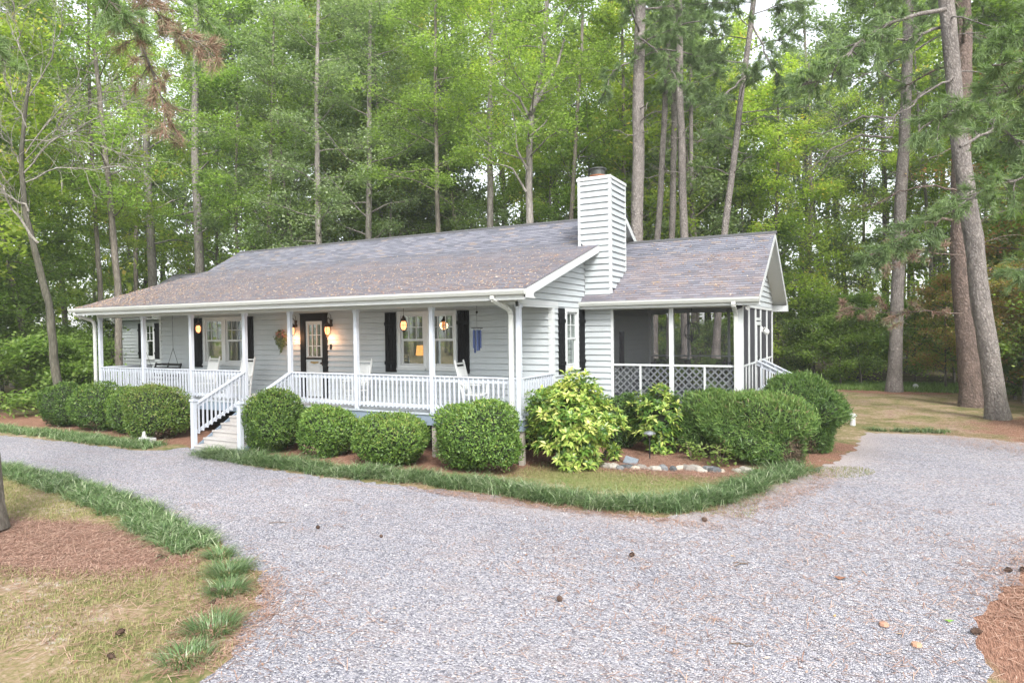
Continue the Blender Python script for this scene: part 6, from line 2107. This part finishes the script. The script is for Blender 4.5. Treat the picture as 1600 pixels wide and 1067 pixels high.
for x, y, k, s_ in ((-24, -1.2, 0, 1.1), (-22, 1.5, 3, 1.3), (-27, 0, 0, 1.2), (-30, 2, 0, 1.3), (-21.5, 3.2, 0, 1.0), (-28, 4.5, 3, 1.5), (-24.5, 3.0, 3, 1.3), (-33, -1, 0, 1.4), (14.2, 17.5, 1, 1.2), (13.6, 14.5, 3, 1.0), (15.5, 20, 2, 1.2), (6.5, 27.5, 2, 1.2), (9.5, 28, 1, 1.1), (4.5, 28.5, 1, 1.2), (13.0, 11.2, 2, .8), (15.0, 15.5, 1, 1.1), (12.6, 20.5, 3, .9), (12.6, 19.0, 4, .9), (15.2, 18.0, 4, 1.15), (10.6, 25.0, 4, .9), (13.2, 23.5, 4, 1.25)):
    dv = np.array([x, y, 0]) - CAM
    if 140 < 800 + FPX * (dv @ RT) / (dv @ FW) < 262: continue
    o = copy_tree(up[k]); urows.append((o, UK[k], 800 + FPX * (dv @ RT) / (dv @ FW), dv @ FW)); o.location = (x, y, GZ); o.rotation_euler = (0, 0, rng.uniform(0, 6.28)); o.scale = (s_,) * 3

up[4].location = (14.6, 20.6, GZ); dv = np.array([14.6, 20.6, 0]) - CAM; urows.append((up[4], UK[4], 800 + FPX * (dv @ RT) / (dv @ FW), 30))
finish_labels(urows, 'understory tree')
# far wood all round, one mass
rng = np.random.default_rng(600)


def far_wood():
    nA = 170000
    ang = rng.uniform(0, 2 * np.pi, nA)
    fwd = math.atan2(FW[1], FW[0])
    infront = np.abs((ang - fwd + np.pi) % (2 * np.pi) - np.pi) < .85
    keep = infront | (rng.random(nA) < .45)
    ang = ang[keep]; n = len(ang)
    # clumps
    nc = 2600
    ca = rng.uniform(0, 2 * np.pi, nc); cr = rng.uniform(56, 74, nc); cz = rng.uniform(-1, 27, nc) ** 1.0
    cz = np.where(rng.random(nc) < .45, rng.uniform(-1, 8, nc), cz)
    k = rng.integers(0, nc, n)
    kk = np.abs((ca[k] - fwd + np.pi) % (2 * np.pi) - np.pi) < .85
    k = k[kk | (rng.random(n) < .5)]; n = len(k)
    P = np.stack([CAM[0] + cr[k] * np.cos(ca[k]), CAM[1] + cr[k] * np.sin(ca[k]), cz[k]], 1) + rng.normal(0, 1, (n, 3)) * np.array([1.3, 1.3, .8])
    V, F = leaf_quads(P, (.46 * rng.uniform(.6, 1.3, n)), .32 * rng.uniform(.7, 1.3, n), np.array([[0, 0, .6]]), rng, jitter=.7)
    ct = rng.normal(.5, .2, nc)
    T = Tubes()
    for i in range(260):
        a = rng.uniform(0, 2 * np.pi); r_ = rng.uniform(52, 76); x, y = CAM[0] + r_ * math.cos(a), CAM[1] + r_ * math.sin(a)
        q, _ = wander((x, y, -1.2), (rng.normal(0, .04), rng.normal(0, .04), 1), 26, 5, rng, .03); T.add(q, np.linspace(.24, .1, 6), 6)
    tv = np.concatenate(T.V); tf = np.concatenate(T.F)
    return npmesh('far_wood', np.concatenate([V, tv]), np.concatenate([F, tf + len(V)]), [M['leafY'], M['bark_dark'], M['leafA']], tint=np.concatenate([np.clip(ct[k] + rng.normal(0, .15, n), 0, 1), np.zeros(len(tf))]), mi=np.concatenate([np.where(ct[k] > .5, 0, 2), np.ones(len(tf), int)]))


o = link('far_woods', far_wood()); tag(o, 'distant mass of leafy wood closing the view all round', 'woods', kind='stuff')

# ================================================================== haze: even pale air between the camera and the far wood
hz, ht, hb_ = mat('pale_air')
ht.nodes.remove(hb_)
pv = N(ht, 'ShaderNodeVolumePrincipled')
pv.inputs['Color'].default_value = (.93, .97, .93, 1)
pv.inputs['Density'].default_value = .001
pv.inputs['Anisotropy'].default_value = .2
ht.links.new(pv.outputs[0], ht.nodes['Material Output'].inputs['Volume'])
mb = MB(); mb.box(-320, 320, -220, 420, GZ - 2.5, 42)
o = mb.build('haze', hz); tag(o, 'thin pale air softening the far wood', 'haze', kind='stuff')
bpy.context.scene.cycles.volume_bounces = 0
